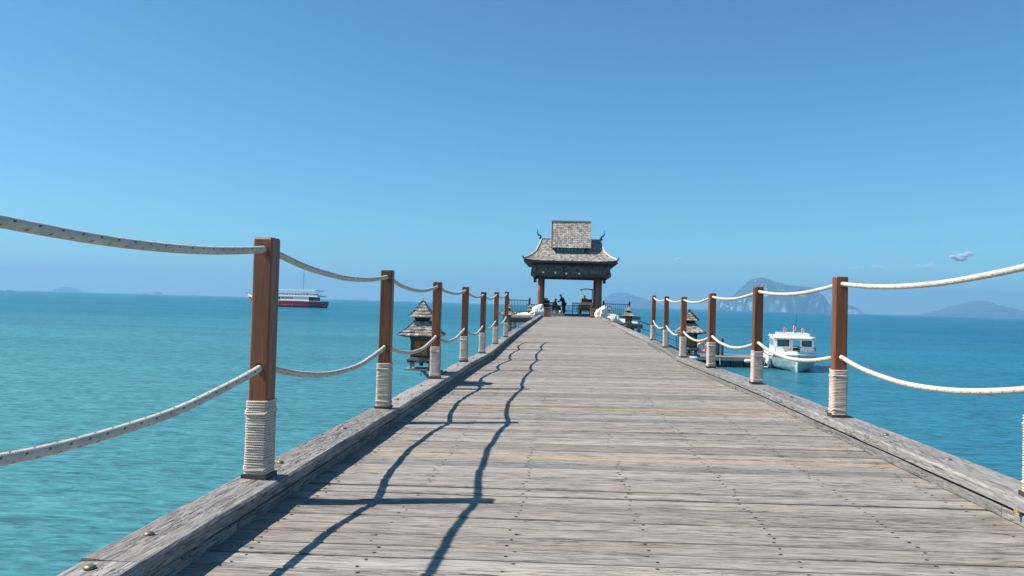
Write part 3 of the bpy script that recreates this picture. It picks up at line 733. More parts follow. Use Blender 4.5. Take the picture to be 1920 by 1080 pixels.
# ------------------------------------------------------------------ side platforms, rails
def platform(x0, x1, y0, y1, z, label):
    e = empty('side_platform', ((x0 + x1) / 2, (y0 + y1) / 2, 0), label=label, cat='platform', group='timber platforms beside the pavilion')
    cx, cy = (x0 + x1) / 2, (y0 + y1) / 2; y = y0
    while y < y1 - .05:
        MB().box((0, y + .07 - cy, z - .02), (x1 - x0, .13, .04)).obj('board', 'plank', e); y += .145
    MB().bbox(x0 - cx - .03, x1 - cx + .03, y0 - cy - .08, y0 - cy - .002, z - .24, z - .002).obj('edge_beam', 'dark_wood', e)
    MB().bbox(x0 - cx, x1 - cx, y0 - cy + .3, y1 - cy, z - .3, z - .05).obj('under_frame', 'blackish_wood', e)
    for px in (x0 + .2, x1 - .2):
        for py in (y0 + .25, y1 - .3): link('pile', pile, e, (px - cx, py - cy, -.05 + (z - 2.35)))
    return e
platform(-3.75, -1.72, 49.6, 54.85, 2.62, 'timber platform left of the pavilion carrying pale slabs')
platform(2.62, 5.2, 49.8, 54.85, 2.40, 'timber platform right of the pavilion carrying white rolls')
# slatted lower screen on left, below the platform
e = empty('slatted_screen', (-2.75, 49.3, 0), label='pale upright slats below the left platform edge', cat='screen')
for k in range(16): MB().box((-.9 + .12 * k, 0, 2.02), (.05, .03, .62)).obj('slat', 'grey_wood', e)
MB().bar((-1, .03, 2.32), (1, .03, 2.32), .06).bar((-1, .03, 1.72), (1, .03, 1.72), .06).obj('rail', 'dark_wood', e)
def railing(x0, x1, y, z0, h, label, mat='rail', n=14, y2=None, ends=True, group=None):
    y2 = y if y2 is None else y2
    L = math.hypot(x1 - x0, y2 - y); e = empty('railing', (x0, y, z0), math.atan2(y2 - y, x1 - x0), label=label, cat='railing', group=group)
    for k in range(1, n): MB().tube([(L * k / n, 0, .06), (L * k / n, 0, h - .02)], .018, 5).obj('baluster', mat, e)
    MB().bar((0, 0, h), (L, 0, h), .05, .05).obj('top_rail', mat, e); MB().bar((0, 0, .09), (L, 0, .09), .035).obj('bottom_rail', mat, e)
    if ends:
        for x in (0, L): MB().box((x, 0, h / 2 + .05), (.13, .13, h + .1)).lathe([(.09, h + .1), (.01, h + .24)], (x, 0, 0), 4, True).obj('newel', 'dark_wood', e)
    return e
MB().bbox(-4.9, -3.33, 54.9, 57.6, 2.66, 2.88).obj('landing', 'grey_wood', label='narrow timber landing under the left balustrade', cat='landing')
MB().bbox(4.13, 5.6, 54.9, 57.6, 2.60, 2.82).obj('landing', 'grey_wood', label='narrow timber landing under the right balustrade', cat='landing')
railing(-4.15, -2.55, 55.8, 2.88, .93, 'dark balustrade left of the pavilion behind the pale slabs')
railing(2.95, 4.85, 55.8, 2.84, .87, 'dark balustrade right of the pavilion behind the white cloth heap', n=13)
railing(-3.1, 3.9, 63.4, 2.95, .55, 'low dark railing across the seaward end of the pavilion floor', n=20, ends=False)
# pale slabs and rolls
def roll(pts, r, label, name='white_roll', cat='roll'):
    mb = MB(); n = len(pts); seg = 12; mb.tube(pts, lambda u: r * (.72 + .28 * math.sin(math.pi * min(1, max(0, u * 1.0))) ** .4), seg)
    for i, v in enumerate(mb.v):
        q = Vector(v); k = 1 + .0; d = noise.noise(q * 3.1) * .035; mb.v[i] = (q.x, q.y + d, q.z + d * .6)
    return mb.obj(name, 'cloth', None, True, label=label, cat=cat, group='rolled white sheets beside the pavilion')
roll([(-3.62 + .16 * i, 50.5 + .02 * math.sin(i), 2.75) for i in range(11)], .13, 'pale rolled sheet lying along the left platform')
roll([(-3.0 + .14 * i, 50.95, 2.78 + .01 * i) for i in range(9)], .15, 'second pale roll behind the first on the left platform')
roll([(3.3 + .16 * i, 50.4, 2.50 - .006 * i) for i in range(12)], .12, 'long white roll at the front of the right platform')
roll([(3.25 + .14 * i, 50.9, 2.56) for i in range(9)], .15, 'thick white roll behind the long one on the right platform')
e = empty('gold_bundle', (-3.2, 50.25, 2.62), label='small gold coloured bundle on the left platform roll', cat='bundle')
MB().lathe([(.05, .20), (.10, .24), (.10, .30), (.03, .36)], seg=10).obj('bag', 'amber', e, True); MB().tube([(-.04, 0, .34), (0, 0, .40), (.04, 0, .34)], .012, 6).obj('tie', 'leaf', e)
def heap(c, s, seed, label):
    mb = MB(); vs = []; fs = []; nu, nv = 64, 40
    for j in range(nv + 1):
        th = math.pi * j / nv
        for i in range(nu):
            ph = 2 * math.pi * i / nu; d = Vector((math.sin(th) * math.cos(ph), math.sin(th) * math.sin(ph), math.cos(th)))
            q = Vector((d.x * 1.9, d.y * 1.9, d.z * 1.1)) + Vector((seed, 0, 0)); rg = 1 - abs(noise.noise(q)) * 1.3; rg2 = 1 - abs(noise.noise(q * 2.4)) * 1.4
            r_ = .50 + .45 * max(0, rg) ** 1.5 + .16 * rg2 + .30 * noise.noise(q * .7)
            vs.append((c[0] + d.x * s[0] * r_, c[1] + d.y * s[1] * r_, max(c[2] - s[2] * .8, c[2] + d.z * s[2] * r_)))
    for j in range(nv):
        for i in range(nu):
            a = j * nu + i; b_ = j * nu + (i + 1) % nu; fs.append((a, a + nu, b_ + nu, b_))
    mb.add(vs, fs); return mb.obj('cloth_heap', 'cloth', None, True, label=label, cat='cloth heap', group='white cloth heaps at the end of the jetty')
heap((-1.72, 50.6, 3.05), (.42, .4, .52), 2.0, 'crumpled white cloth heap on the left kerb end beside the brown box')
heap((-2.02, 50.3, 2.85), (.30, .3, .24), 7.0, 'low white cloth bundle against the left heap')
heap((2.62, 50.6, 3.02), (.50, .4, .50), 12.0, 'large crumpled white cloth heap on the right kerb end')
heap((3.28, 50.4, 2.72), (.46, .35, .27), 17.0, 'lower white cloth bundle right of the large heap')
for x, lb, s in ((-1.12, 'brown wooden box at the left end of the jetty deck', (.40, .5, .62)), (2.06, 'orange brown wooden box at the right end of the jetty deck', (.48, .5, .60))):
    e = empty('wooden_box', (x, 51.4, deckz(x, 51.4)), label=lb, cat='box', group='wooden boxes where the jetty meets the pavilion')
    MB().box((0, 0, s[2] / 2), (s[0] * .94, s[1] * .94, s[2] - .04)).obj('body', 'boxwood', e)
    for k in range(4):
        MB().box((-s[0] / 2 + s[0] * (k + .5) / 4, -s[1] / 2 + .01, s[2] / 2), (s[0] / 4 - .012, .025, s[2] - .1)).obj('panel', 'boxwood', e)
    MB().box((0, 0, s[2]), (s[0] + .06, s[1] + .06, .045)).obj('lid', 'grey_wood' if x < 0 else 'boxwood', e)
    MB().box((0, 0, .03), (s[0] + .03, s[1] + .03, .06)).obj('plinth', 'dark_wood', e)

# ------------------------------------------------------------------ people
def skin_obj(name, pts, edges, mat, parent, sub=2):
    me = bpy.data.meshes.new('tmp'); me.from_pydata([p[0] for p in pts], edges, []); ob = bpy.data.objects.new('tmp', me); COL.objects.link(ob)
    md = ob.modifiers.new('s', 'SKIN'); sb = ob.modifiers.new('u', 'SUBSURF'); sb.levels = sub; sb.render_levels = sub
    for i, p in enumerate(pts):
        sv = me.skin_vertices[0].data[i]; sv.radius = p[1] if isinstance(p[1], tuple) else (p[1], p[1]); sv.use_root = (i == 0)
    dg = bpy.context.evaluated_depsgraph_get(); ev = ob.evaluated_get(dg); nm = bpy.data.meshes.new_from_object(ev); nm.name = name
    bpy.data.objects.remove(ob); nm.materials.clear(); nm.materials.append(M[mat])
    for p in nm.polygons: p.use_smooth = True
    return link(name, nm, parent)
def person(loc, rz, J, label, top, bottom, group=None):
    """J: joints in local coords, facing -Y"""
    e = empty('person', loc, rz, label=label, cat='person', group=group)
    order = ['pelvis', 'waist', 'chest', 'neck', 'head', 'crown', 'lsh', 'lel', 'lwr', 'lhand', 'rsh', 'rel', 'rwr', 'rhand', 'lhip', 'lkn', 'lan', 'ltoe', 'rhip', 'rkn', 'ran', 'rtoe']
    rad = dict(pelvis=(.14, .11), waist=(.125, .10), chest=(.15, .11), neck=.05, head=(.078, .09), crown=(.06, .07), lsh=.06, lel=.042, lwr=.03, lhand=.032, rsh=.06, rel=.042, rwr=.03, rhand=.032,
               lhip=.085, lkn=.06, lan=.04, ltoe=.035, rhip=.085, rkn=.06, ran=.04, rtoe=.035)
    ix = {k: i for i, k in enumerate(order)}
    E_ = [('pelvis', 'waist'), ('waist', 'chest'), ('chest', 'neck'), ('neck', 'head'), ('head', 'crown'), ('chest', 'lsh'), ('lsh', 'lel'), ('lel', 'lwr'), ('lwr', 'lhand'), ('chest', 'rsh'), ('rsh', 'rel'), ('rel', 'rwr'), ('rwr', 'rhand'),
          ('pelvis', 'lhip'), ('lhip', 'lkn'), ('lkn', 'lan'), ('lan', 'ltoe'), ('pelvis', 'rhip'), ('rhip', 'rkn'), ('rkn', 'ran'), ('ran', 'rtoe')]
    body = skin_obj('body', [(J[k], rad[k]) for k in order], [(ix[a], ix[b_]) for a, b_ in E_], 'skin', e)
    def sub(name, keys, grow, mat, ed):
        kk = {k: i for i, k in enumerate(keys)}; grow += .03
        g = lambda r_: tuple(x + grow for x in r_) if isinstance(r_, tuple) else r_ + grow
        return skin_obj(name, [(J[k], g(rad[k])) for k in keys], [(kk[a], kk[b_]) for a, b_ in ed], mat, e)
    sub('shirt', ['waist', 'pelvis', 'chest', 'lsh', 'lel', 'rsh', 'rel'], .022, top, [('waist', 'pelvis'), ('waist', 'chest'), ('chest', 'lsh'), ('lsh', 'lel'), ('chest', 'rsh'), ('rsh', 'rel')])
    sub('trousers', ['pelvis', 'lhip', 'lkn', 'lan', 'rhip', 'rkn', 'ran'], .024, bottom, [('pelvis', 'lhip'), ('lhip', 'lkn'), ('lkn', 'lan'), ('pelvis', 'rhip'), ('rhip', 'rkn'), ('rkn', 'ran')])
    h, c = Vector(J['head']), Vector(J['crown']); u = (c - h).normalized()
    hm = MB(); prof = []
    for k in range(9):
        a = math.pi * .5 * k / 8; prof.append((.098 * math.cos(a) + .002, .10 * math.sin(a)))
    hm.lathe(prof, seg=16); q = Vector((0, 0, 1)).rotation_difference(u); hm.v = [tuple(q @ Vector(v) * 1.05 + h + u * .035 + Vector((0, .015, 0))) for v in hm.v]
    hm.obj('hair', 'hair', e, True)
    fc = MB()
    for sx in (-1, 1): fc.lathe([(.001, -.011), (.01, -.006), (.01, .006), (.001, .011)], h + Vector((sx * .03, -.083, .01)), 8)
    fc.obj('eyes', 'black', e)
    MB().add([h + Vector(p) for p in ((-.014, -.08, -.03), (.014, -.08, -.03), (0, -.112, -.026), (0, -.085, .012))], [(0, 1, 2), (0, 2, 3), (1, 3, 2)]).obj('nose', 'skin', e)
    return e
STAND = dict(pelvis=(0, 0, .86), waist=(0, -.03, 1.0), chest=(0, -.12, 1.20), neck=(0, -.22, 1.36), head=(0, -.27, 1.44), crown=(0, -.30, 1.53),
             lsh=(-.17, -.14, 1.25), lel=(-.24, -.30, 1.03), lwr=(-.20, -.50, .98), lhand=(-.18, -.57, .97), rsh=(.17, -.14, 1.25), rel=(.25, -.28, 1.02), rwr=(.18, -.48, .95), rhand=(.16, -.55, .94),
             lhip=(-.09, .01, .80), lkn=(-.11, -.02, .45), lan=(-.11, .03, .08), ltoe=(-.12, -.12, .035), rhip=(.09, .01, .80), rkn=(.11, .02, .45), ran=(.12, .08, .08), rtoe=(.13, -.07, .035))
SIT = dict(pelvis=(0, 0, .48), waist=(0, .01, .62), chest=(0, -.03, .82), neck=(0, -.06, .98), head=(0, -.10, 1.07), crown=(0, -.11, 1.16),
           lsh=(-.17, -.04, .88), lel=(-.22, -.12, .64), lwr=(-.17, -.33, .60), lhand=(-.15, -.40, .59), rsh=(.17, -.04, .88), rel=(.22, -.12, .64), rwr=(.17, -.33, .60), rhand=(.15, -.40, .59),
           lhip=(-.09, -.04, .46), lkn=(-.12, -.44, .47), lan=(-.12, -.44, .08), ltoe=(-.12, -.58, .035), rhip=(.09, -.04, .46), rkn=(.12, -.44, .47), ran=(.12, -.42, .08), rtoe=(.12, -.57, .035))
FP = deckz(XC, 61)
person((.0, 61.2, FP), R(-80), STAND, 'person in dark clothes standing and leaning forward under the pavilion', 'navy', 'navy')
person((-.75, 60.6, FP), R(70), SIT, 'person in dark clothes sitting at the dark table left of the standing person', 'darkcloth', 'navy')
# stool + table + luggage
def chair(loc, rz, label, seatmat, name='chair', slats=2, group=None, slatmat='white', w=.52):
    e = empty(name, loc, rz, label=label, cat='chair', group=group)
    MB().box((0, 0, .42), (w, .5, .06)).obj('seat', seatmat, e)
    for sx in (-1, 1):
        for sy in (-1, 1): MB().box((sx * (w / 2 - .03), sy * .22, .21), (.05, .05, .42)).obj('leg', seatmat, e)
        MB().box((sx * (w / 2 - .025), .24, .66), (.05, .05, .48)).obj('back_post', seatmat, e)
        MB().box((sx * (w / 2 - .02), 0, .62), (.05, .46, .04)).obj('armrest', seatmat, e)
    for k in range(slats): MB().box((0, .24, .52 + .30 * (k + .5) / slats), (w - .08, .03, .30 / slats * .45)).obj('slat', slatmat, e)
    MB().box((0, .24, .88), (w, .05, .08)).obj('top_rail', seatmat, e)
    return e
chair((-.75, 60.6, FP), R(70), 'dark armchair under the sitting person on the left', 'blackish_wood', slats=3, slatmat='blackish_wood')
chair((.98, 60.2, FP - .0), R(180), 'dark armchair with two pale back slats in the middle of the pavilion', 'blackish_wood', w=.62)
e = empty('table', (-.28, 60.8, FP), label='low dark table in front of the standing person', cat='table')
MB().box((0, 0, .58), (.62, .6, .05)).obj('tabletop', 'blackish_wood', e)
for sx in (-1, 1):
    for sy in (-1, 1): MB().box((sx * .26, sy * .25, .28), (.05, .05, .56)).obj('leg', 'blackish_wood', e)
e = empty('bag', (-.26, 60.3, FP), label='red and white bag on the floor below the dark table', cat='bag')
MB().lathe([(.10, 0), (.14, .08), (.12, .22), (.05, .26)], seg=10).obj('body', 'white', e, True); MB().lathe([(.145, .10), (.14, .17)], seg=10).obj('band', 'brightred', e, True); MB().tube([(-.05, 0, .25), (-.03, 0, .34), (.03, 0, .34), (.05, 0, .25)], .012, 6).obj('handle', 'brightred', e)
e = empty('luggage_trolley', (-1.42, 59.6, deckz(XC, 59.6)), label='dark luggage trolley topped with a white bundle by the left column', cat='trolley')
MB().box((0, 0, .16), (.55, .7, .06)).obj('base', 'black', e); MB().box((0, -.02, .50), (.66, .6, .58)).obj('suitcase', 'darkcloth', e)
MB().box((.02, 0, .93), (.56, .5, .26)).obj('bag', 'navy', e); MB().lathe([(.17, 1.06), (.20, 1.12), (.16, 1.22), (.05, 1.26)], seg=12).obj('white_bundle', 'cloth', e, True)
MB().tube([(-.26, .33, .16), (-.26, .36, 1.0), (.26, .36, 1.0), (.26, .33, .16)], .018, 6).obj('handle', 'metal', e)
for sx in (-1, 1):
    for sy in (-1, 1): MB().tube([(sx * .22 - .03, sy * .28, .065), (sx * .22 + .03, sy * .28, .065)], .065, 12).obj('wheel', 'black', e)
# golf cart with a driver
ge = empty('golf_cart', (1.90, 62.6, FP), 0, label='golf cart with a flat canopy parked under the pavilion at right', cat='golf cart')
MB().bbox(-.55, .55, -1.0, 1.1, .28, .42).obj('chassis', 'black', ge)
MB().add([(-.55, -1.15, .35), (.55, -1.15, .35), (.55, -.6, .42), (-.55, -.6, .42), (-.5, -1.05, .78), (.5, -1.05, .78), (.48, -.62, 1.0), (-.48, -.62, 1.0)], [(0, 3, 2, 1), (4, 5, 6, 7), (0, 1, 5, 4), (1, 2, 6, 5), (2, 3, 7, 6), (3, 0, 4, 7)]).obj('front_cowl', 'dark_wood', ge)
MB().bbox(-.52, .52, .1, .6, .42, .72).obj('seat_box', 'dark_wood', ge); MB().bbox(-.5, .5, .08, .55, .725, .80).obj('seat', 'darkcloth', ge); MB().box((0, .62, 1.02), (1.0, .09, .45), rx=-.15).obj('backrest', 'darkcloth', ge)
MB().bbox(-.5, .5, .7, 1.1, .42, .85).obj('rear_body', 'boxwood', ge)
for sx in (-1, 1):
    for sy in (-.72, .78):
        w_ = MB().tube([(sx * .42, sy, .23), (sx * .58, sy, .23)], .23, 18).obj('wheel', 'black', ge); MB().tube([(sx * .575, sy, .23), (sx * .595, sy, .23)], .12, 12).obj('rim', 'metal', w_)
    MB().tube([(sx * .47, -.66, .98), (sx * .45, -.50, 2.02)], .024, 6).obj('canopy_pole', 'cream', ge); MB().tube([(sx * .47, .85, .85), (sx * .46, .80, 2.02)], .024, 6).obj('canopy_pole', 'cream', ge)
    MB().lathe([(.001, -.02), (.06, -.01), (.06, .01), (.001, .02)], (sx * .38, -1.1, .62), 10).obj('headlight', 'white', ge)
cn = MB(); vs = []
for j in range(7):
    for i in range(7):
        x, y_ = -.58 + 1.16 * i / 6, -.75 + 1.8 * j / 6; vs.append((x, y_, 2.02 + .10 * (1 - (abs(x) / .58) ** 2.2)))
cn.add(vs + [(v[0], v[1], v[2] - .05) for v in vs], [(j * 7 + i, j * 7 + i + 1, j * 7 + i + 8, j * 7 + i + 7) for j in range(6) for i in range(6)] + [(49 + j * 7 + i, 49 + j * 7 + i + 7, 49 + j * 7 + i + 8, 49 + j * 7 + i + 1) for j in range(6) for i in range(6)]
       + [(i, i + 49, i + 50, i + 1) for i in range(6)] + [(42 + i, 43 + i, 92 + i, 91 + i) for i in range(6)] + [(j * 7, j * 7 + 7, j * 7 + 56, j * 7 + 49) for j in range(6)] + [(j * 7 + 6, j * 7 + 55, j * 7 + 62, j * 7 + 13) for j in range(6)])
cn.obj('canopy', 'dark_wood', ge)
MB().tube([(-.25, -.45, .75), (-.25, -.2, 1.05)], .02, 6).tube([(-.25 + .16 * math.cos(a * math.pi / 6), -.2 + .05 * math.sin(a * math.pi / 6), 1.06 + .14 * math.sin(a * math.pi / 6)) for a in range(12)], .014, 6, closed=True).obj('steering_wheel', 'black', ge)
person((1.72, 62.95, FP + .36), 0, SIT, 'person in dark clothes sitting in the golf cart', 'navy', 'darkcloth')
e = empty('wooden_bench', (1.62, 60.1, FP - .02), R(0), label='brown slatted bench beside the orange brown box at right', cat='bench')
for k in range(4): MB().box((0, -.2 + .13 * k, .42), (1.0, .10, .03)).obj('seat_slat', 'boxwood', e)
for k in range(3): MB().box((0, .28, .52 + .11 * k), (1.0, .03, .07)).obj('back_slat', 'boxwood', e)
for sx in (-1, 1):
    for sy in (-.2, .26): MB().box((sx * .46, sy, .2 if sy < 0 else .38), (.06, .06, .4 if sy < 0 else .76)).obj('leg', 'boxwood', e)

# ------------------------------------------------------------------ gangway and floating dock
e = empty('gangway', (5.15, 48.6, 0), label='sloping gangway with blue grey rails down to the floating dock', cat='gangway')
A, B = Vector((-.3, 0, 1.78)), Vector((2.9, -.6, .70))
for s in (-1, 1):
    off = Vector((0, s * .42, 0))
    MB().bar(A + off, B + off, .06, .14).obj('side_beam', 'bluerail', e)
    MB().tube([A + off + Vector((0, 0, .88)), B + off + Vector((0, 0, .88))], .032, 6).obj('handrail', 'bluerail', e)
    MB().tube([A + off + Vector((0, 0, .45)), B + off + Vector((0, 0, .45))], .02, 6).obj('mid_rail', 'bluerail', e)
    for k in range(5):
        p = A.lerp(B, k / 4) + off; MB().tube([p, p + Vector((0, 0, .88))], .026, 6).obj('stanchion', 'bluerail', e)
for k in range(24):
    p = A.lerp(B, (k + .5) / 24); MB().box(p + Vector((0, 0, .09)), (.12, .8, .025), ry=math.atan2(1.08, 3.2), rz=-.18).obj('tread', 'grey_wood', e)
MB().bbox(-.7, .05, -.6, 1.4, 1.62, 1.76).obj('top_landing', 'grey_wood', e)
for px in (-.55, -.05): link('pile', pile, e, (px, .6, -.35))
dk = empty('floating_dock', (10.2, 48.2, 0), R(4), label='grey floating dock with dark floats beside the white cabin boat', cat='dock')
y = -1.5
while y < 1.5: MB().box((0, y + .07, .60), (4.9, .13, .035)).obj('board', 'grey_wood', dk); y += .145
MB().bbox(-2.45, 2.45, -1.56, -1.505, .40, .63).obj('edge_beam', 'grey_wood', dk)
for k in range(6): MB().box((-2.02 + .81 * k, 0, .18), (.74, 2.9, .62)).obj('float', 'float', dk)
for k in (0, 2, 5): MB().tube([(-2.2 + .75 * k, -1.56, .52), (-2.17 + .75 * k, -1.59, .15)], .013, 6).obj('hanging_line', 'cloth', dk)
for px in (-.35, 2.2): MB().lathe([(.15, -1), (.15, 1.55), (.02, 1.62)], (px, .3, 0), 12).obj('pile', 'joist', dk)
rl = railing(7.95, 10.1, 48.2, .64, .86, 'grey railing along the floating dock behind the lifebuoy', n=16, group=None)
railing(7.9, 7.95, 49.6, .64, .86, 'short return railing at the left end of the floating dock', n=6, y2=48.3, ends=False)
lb = empty('lifebuoy', (8.78, 48.02, 1.10), 0, label='round orange lifebuoy hanging on the dock railing', cat='lifebuoy')
ring = [(.25 * math.cos(a * math.pi / 12), 0, .25 * math.sin(a * math.pi / 12)) for a in range(24)]
MB().tube(ring, .075, 10, closed=True).obj('ring', 'orange', lb, True)
for k in range(4):
    a0 = k * math.pi / 2 + .6; MB().tube([(.25 * math.cos(a0 + d), 0, .25 * math.sin(a0 + d)) for d in (-.14, -.07, 0, .07, .14)], .079, 10).obj('band', 'white', lb, True)
for x, z, L, lab in ((11.6, .42, .9, 'white cylindrical fender lying along the front edge of the dock beside the white boat'), (7.95, .50, .55, 'short white fender at the left end of the dock')):
    e = empty('fender', (x, 46.45 + (x - 7.9) * .07, z), R(4), label=lab, cat='fender', group='white fenders on the dock edge')
    MB().tube([(-L / 2 - .04, 0, 0), (-L / 2, 0, 0), (-L / 2 + .1, 0, 0), (L / 2 - .1, 0, 0), (L / 2, 0, 0), (L / 2 + .04, 0, 0)], lambda u: .11 if .3 < u < .75 else (.09 if .1 < u < .9 else .02), 12).obj('body', 'white', e, True)
    MB().tube([(0, 0, .1), (0, .06, .22)], .015, 6).obj('line', 'cloth', e)

# ------------------------------------------------------------------ white cabin boat (bow towards -Y)
wb = empty('cabin_boat', (14.16, 47.4, 0), R(-11), label='white cabin boat with pale green hull moored at the floating dock', cat='boat')
def hull_mesh(st, mat, name, parent, **kw):
    """st: list of (y, halfbeam_deck, z_deck, halfbeam_chine, z_chine, z_keel)"""
    mb = MB(); vs = []; fs = []
    for y, hb, zd, hc, zc, zk in st:
        vs += [(-hb, y, zd), (-(hb + hc) / 2 - .03 * (hc > .1), y, (zd + zc) / 2), (-hc, y, zc), (0, y, zk), (hc, y, zc), ((hb + hc) / 2 + .03 * (hc > .1), y, (zd + zc) / 2), (hb, y, zd)]
    for i in range(len(st) - 1):
        for k in range(6): a = i * 7 + k; fs.append((a, a + 7, a + 8, a + 1))
        fs.append((i * 7 + 6, i * 7 + 13, i * 7 + 7, i * 7))
    fs.append(tuple(range(7))); n = (len(st) - 1) * 7; fs.append(tuple(n + k for k in range(6, -1, -1)))
    mb.add(vs, fs); return mb.obj(name, mat, parent, **kw)
H1 = [(-3.2, .03, 1.02, .01, .35, .0), (-2.9, .50, .99, .12, .32, -.1), (-2.4, .92, .95, .45, .26, -.2), (-1.6, 1.25, .90, .88, .20, -.3), (-.5, 1.40, .86, 1.15, .14, -.35), (1.5, 1.42, .84, 1.2, .10, -.35), (3.6, 1.36, .84, 1.15, .10, -.3)]
hl = hull_mesh(H1, 'hullgreen', 'hull', wb)
gw = [(-s[1] - .0, s[0], s[2]) for s in H1]; pts = [(-x[0] * -1, x[1], x[2]) for x in gw[::-1]] + [(-x[0], x[1], x[2]) for x in gw]
MB().tube([(p[0] * 1.01, p[1] * 1.005, p[2] + .0) for p in pts], .05, 8).obj('rub_rail', 'white', wb, True)
hull_mesh([(a * 1.0, b_ * 1.005, c + .16, b_ * 1.004, c + .02, c + .0) for a, b_, c, *_ in H1], 'white', 'topside', wb)
cab = MB()
def walls(mb, x0, x1, y0, y1, z0, z1, t=.05): pass
CX, CY0, CY1, CZ0, CZ1 = 1.14, -1.15, 2.2, 1.02, 1.88
# cabin front wall built round two windows and a doorway
fw = MB()
for x0, x1, z0, z1 in ((-CX, -.96, CZ0, CZ1), (-.28, -.16, CZ0, CZ1), (.34, .44, CZ0, CZ1), (1.0, CX, CZ0, CZ1), (-.96, -.28, CZ0, 1.40), (.44, 1.0, CZ0, 1.42), (-.96, -.28, 1.80, CZ1), (-.16, .34, 1.80, CZ1), (.44, 1.0, 1.78, CZ1)):
    fw.bbox(x0, x1, CY0, CY0 + .06, z0, z1)
fw.obj('front_wall', 'white', wb)
for x0, x1, z0, z1 in ((-.96, -.28, 1.40, 1.80), (.44, 1.0, 1.42, 1.78)):
    w_ = MB().bbox(x0, x1, CY0 + .025, CY0 + .035, z0, z1).obj('window', 'glass', wb)
    MB().bbox(x0, x1, CY0 - .01, CY0 + .02, z0, z0 + .025).bbox(x0, x1, CY0 - .01, CY0 + .02, z1 - .025, z1).bbox(x0, x0 + .025, CY0 - .01, CY0 + .02, z0 + .025, z1 - .025).bbox(x1 - .025, x1, CY0 - .01, CY0 + .02, z0 + .025, z1 - .025).obj('frame', 'black', w_)
MB().bbox(-.16, -.10, CY0 - .3, CY0 - .01, CZ0, 1.8).obj('open_door', 'white', wb)
for sx in (-1, 1):
    sw = MB()
    for y0, y1, z0, z1 in ((CY0 + .06, CY1, CZ0, 1.36), (CY0 + .06, CY1, 1.80, CZ1), (CY0 + .06, CY0 + .18, 1.36, 1.80), (.0, .12, 1.36, 1.80), (1.1, 1.22, 1.36, 1.8), (CY1 - .08, CY1, 1.36, 1.80)):
        sw.bbox(sx * CX - .025, sx * CX + .025, y0, y1, z0, z1)
    sw.obj('side_wall', 'white', wb)
    for y0, y1 in ((CY0 + .18, 0), (.12, 1.1), (1.22, CY1 - .08)): MB().bbox(sx * CX - .008, sx * CX + .008, y0, y1, 1.36, 1.80).obj('window', 'glass', wb)
MB().bbox(-CX, CX, CY1 + .002, CY1 + .05, CZ0, 1.3).obj('rear_wall', 'white', wb)
MB().bbox(-.5, .2, 1.4, 1.7, CZ0, 1.55).bbox(.45, .9, -.6, -.2, CZ0, 1.5).obj('interior_seats', 'darkcloth', wb)
rf = MB(); vs = []; 
for z, s in ((CZ1, .98), (CZ1 + .03, 1.06), (CZ1 + .10, 1.05), (CZ1 + .13, .98)):
    for x, y_ in ((-1.12, -1.45), (-.9, -1.62), (.9, -1.62), (1.12, -1.45), (1.12, 2.9), (-1.12, 2.9)): vs.append((x * s, y_ * s, z))
rf.add(vs, [(i * 6 + k, i * 6 + (k + 1) % 6, i * 6 + 6 + (k + 1) % 6, i * 6 + 6 + k) for i in range(3) for k in range(6)] + [(5, 4, 3, 2, 1, 0), (18, 19, 20, 21, 22, 23)])
rf.obj('roof', 'white', wb)
tb = MB(); tb.bbox(-.88, .88, -1.15, -1.10, 2.012, 2.20).bbox(-.88, .88, 1.3, 1.35, 2.012, 2.20).bbox(-.88, -.83, -1.10, 1.3, 2.012, 2.20).bbox(.83, .88, -1.10, 1.3, 2.012, 2.20).bbox(-.80, .80, -1.0, 1.2, 2.012, 2.10)
tb.obj('roof_rack', 'white', wb)
MB().bbox(-1.16, 1.16, -1.20, -1.152, 1.845, 1.878).obj('dark_roof_strip', 'black', wb)  # thin black strip across the front, just under the roof edge
MB().bbox(-.42, .10, -2.25, -1.75, 1.10, 1.16).obj('deck_hatch', 'cream', wb)
for x in (-.62, .70): MB().bar((x, CY0 - .03, 1.42), (x + .14, CY0 - .03, 1.68), .012).obj('wiper', 'black', wb)
for sx in (-1, 1):
    MB().tube([(sx * 1.20, -.9, 1.95), (sx * 1.24, -.9, 2.10), (sx * 1.24, 1.9, 2.10), (sx * 1.20, 1.9, 1.95)], .014, 6).obj('roof_handrail', 'metal', wb)
    MB().tube([(sx * .62, -2.3, 1.02), (sx * .62, -2.3, 1.42)], .014, 6).tube([(sx * 1.1, -1.75, 1.02), (sx * 1.1, -1.75, 1.38), (sx * .62, -2.3, 1.42)], .014, 6).obj('rail_post', 'metal', wb)
MB().tube([(.25, .5, 2.1), (.27, .5, 3.3)], .012, 5).obj('antenna', 'black', wb)
for x, h, mt_ in ((-.55, .34, 'pink'), (.0, .50, 'orangeflag'), (.48, .34, 'pink')):
    f = MB().tube([(x, -1.0, 2.2), (x, -1.0, 2.2 + h)], .012, 5).obj('flag_pole', 'cream', wb)
    fm = MB(); vs = []
    for i in range(6):
        for j in range(2): vs.append((x + .01 + .03 * i, -1.0 + .03 * math.sin(i * 1.6 + x), 2.2 + h * (.42 + .5 * j) - .02 * i))
    fm.add(vs, [(i * 2, i * 2 + 2, i * 2 + 3, i * 2 + 1) for i in range(5)]); fm.obj('flag', mt_, f)
    MB().lathe([(.02, 2.2), (.06, 2.24), (.03, 2.34), (.045, 2.2 + h * .7), (.01, 2.2 + h)], (x - .02, -.98, 0), 7).obj('flower_garland', 'pink' if mt_ != 'pink' else 'orangeflag', f)
for k in range(3): MB().lathe([(.05, 2.0), (.06, 2.22), (.02, 2.27)], (-.32 + .14 * k, -1.03, 0), 8).obj('roof_light', 'white', wb)
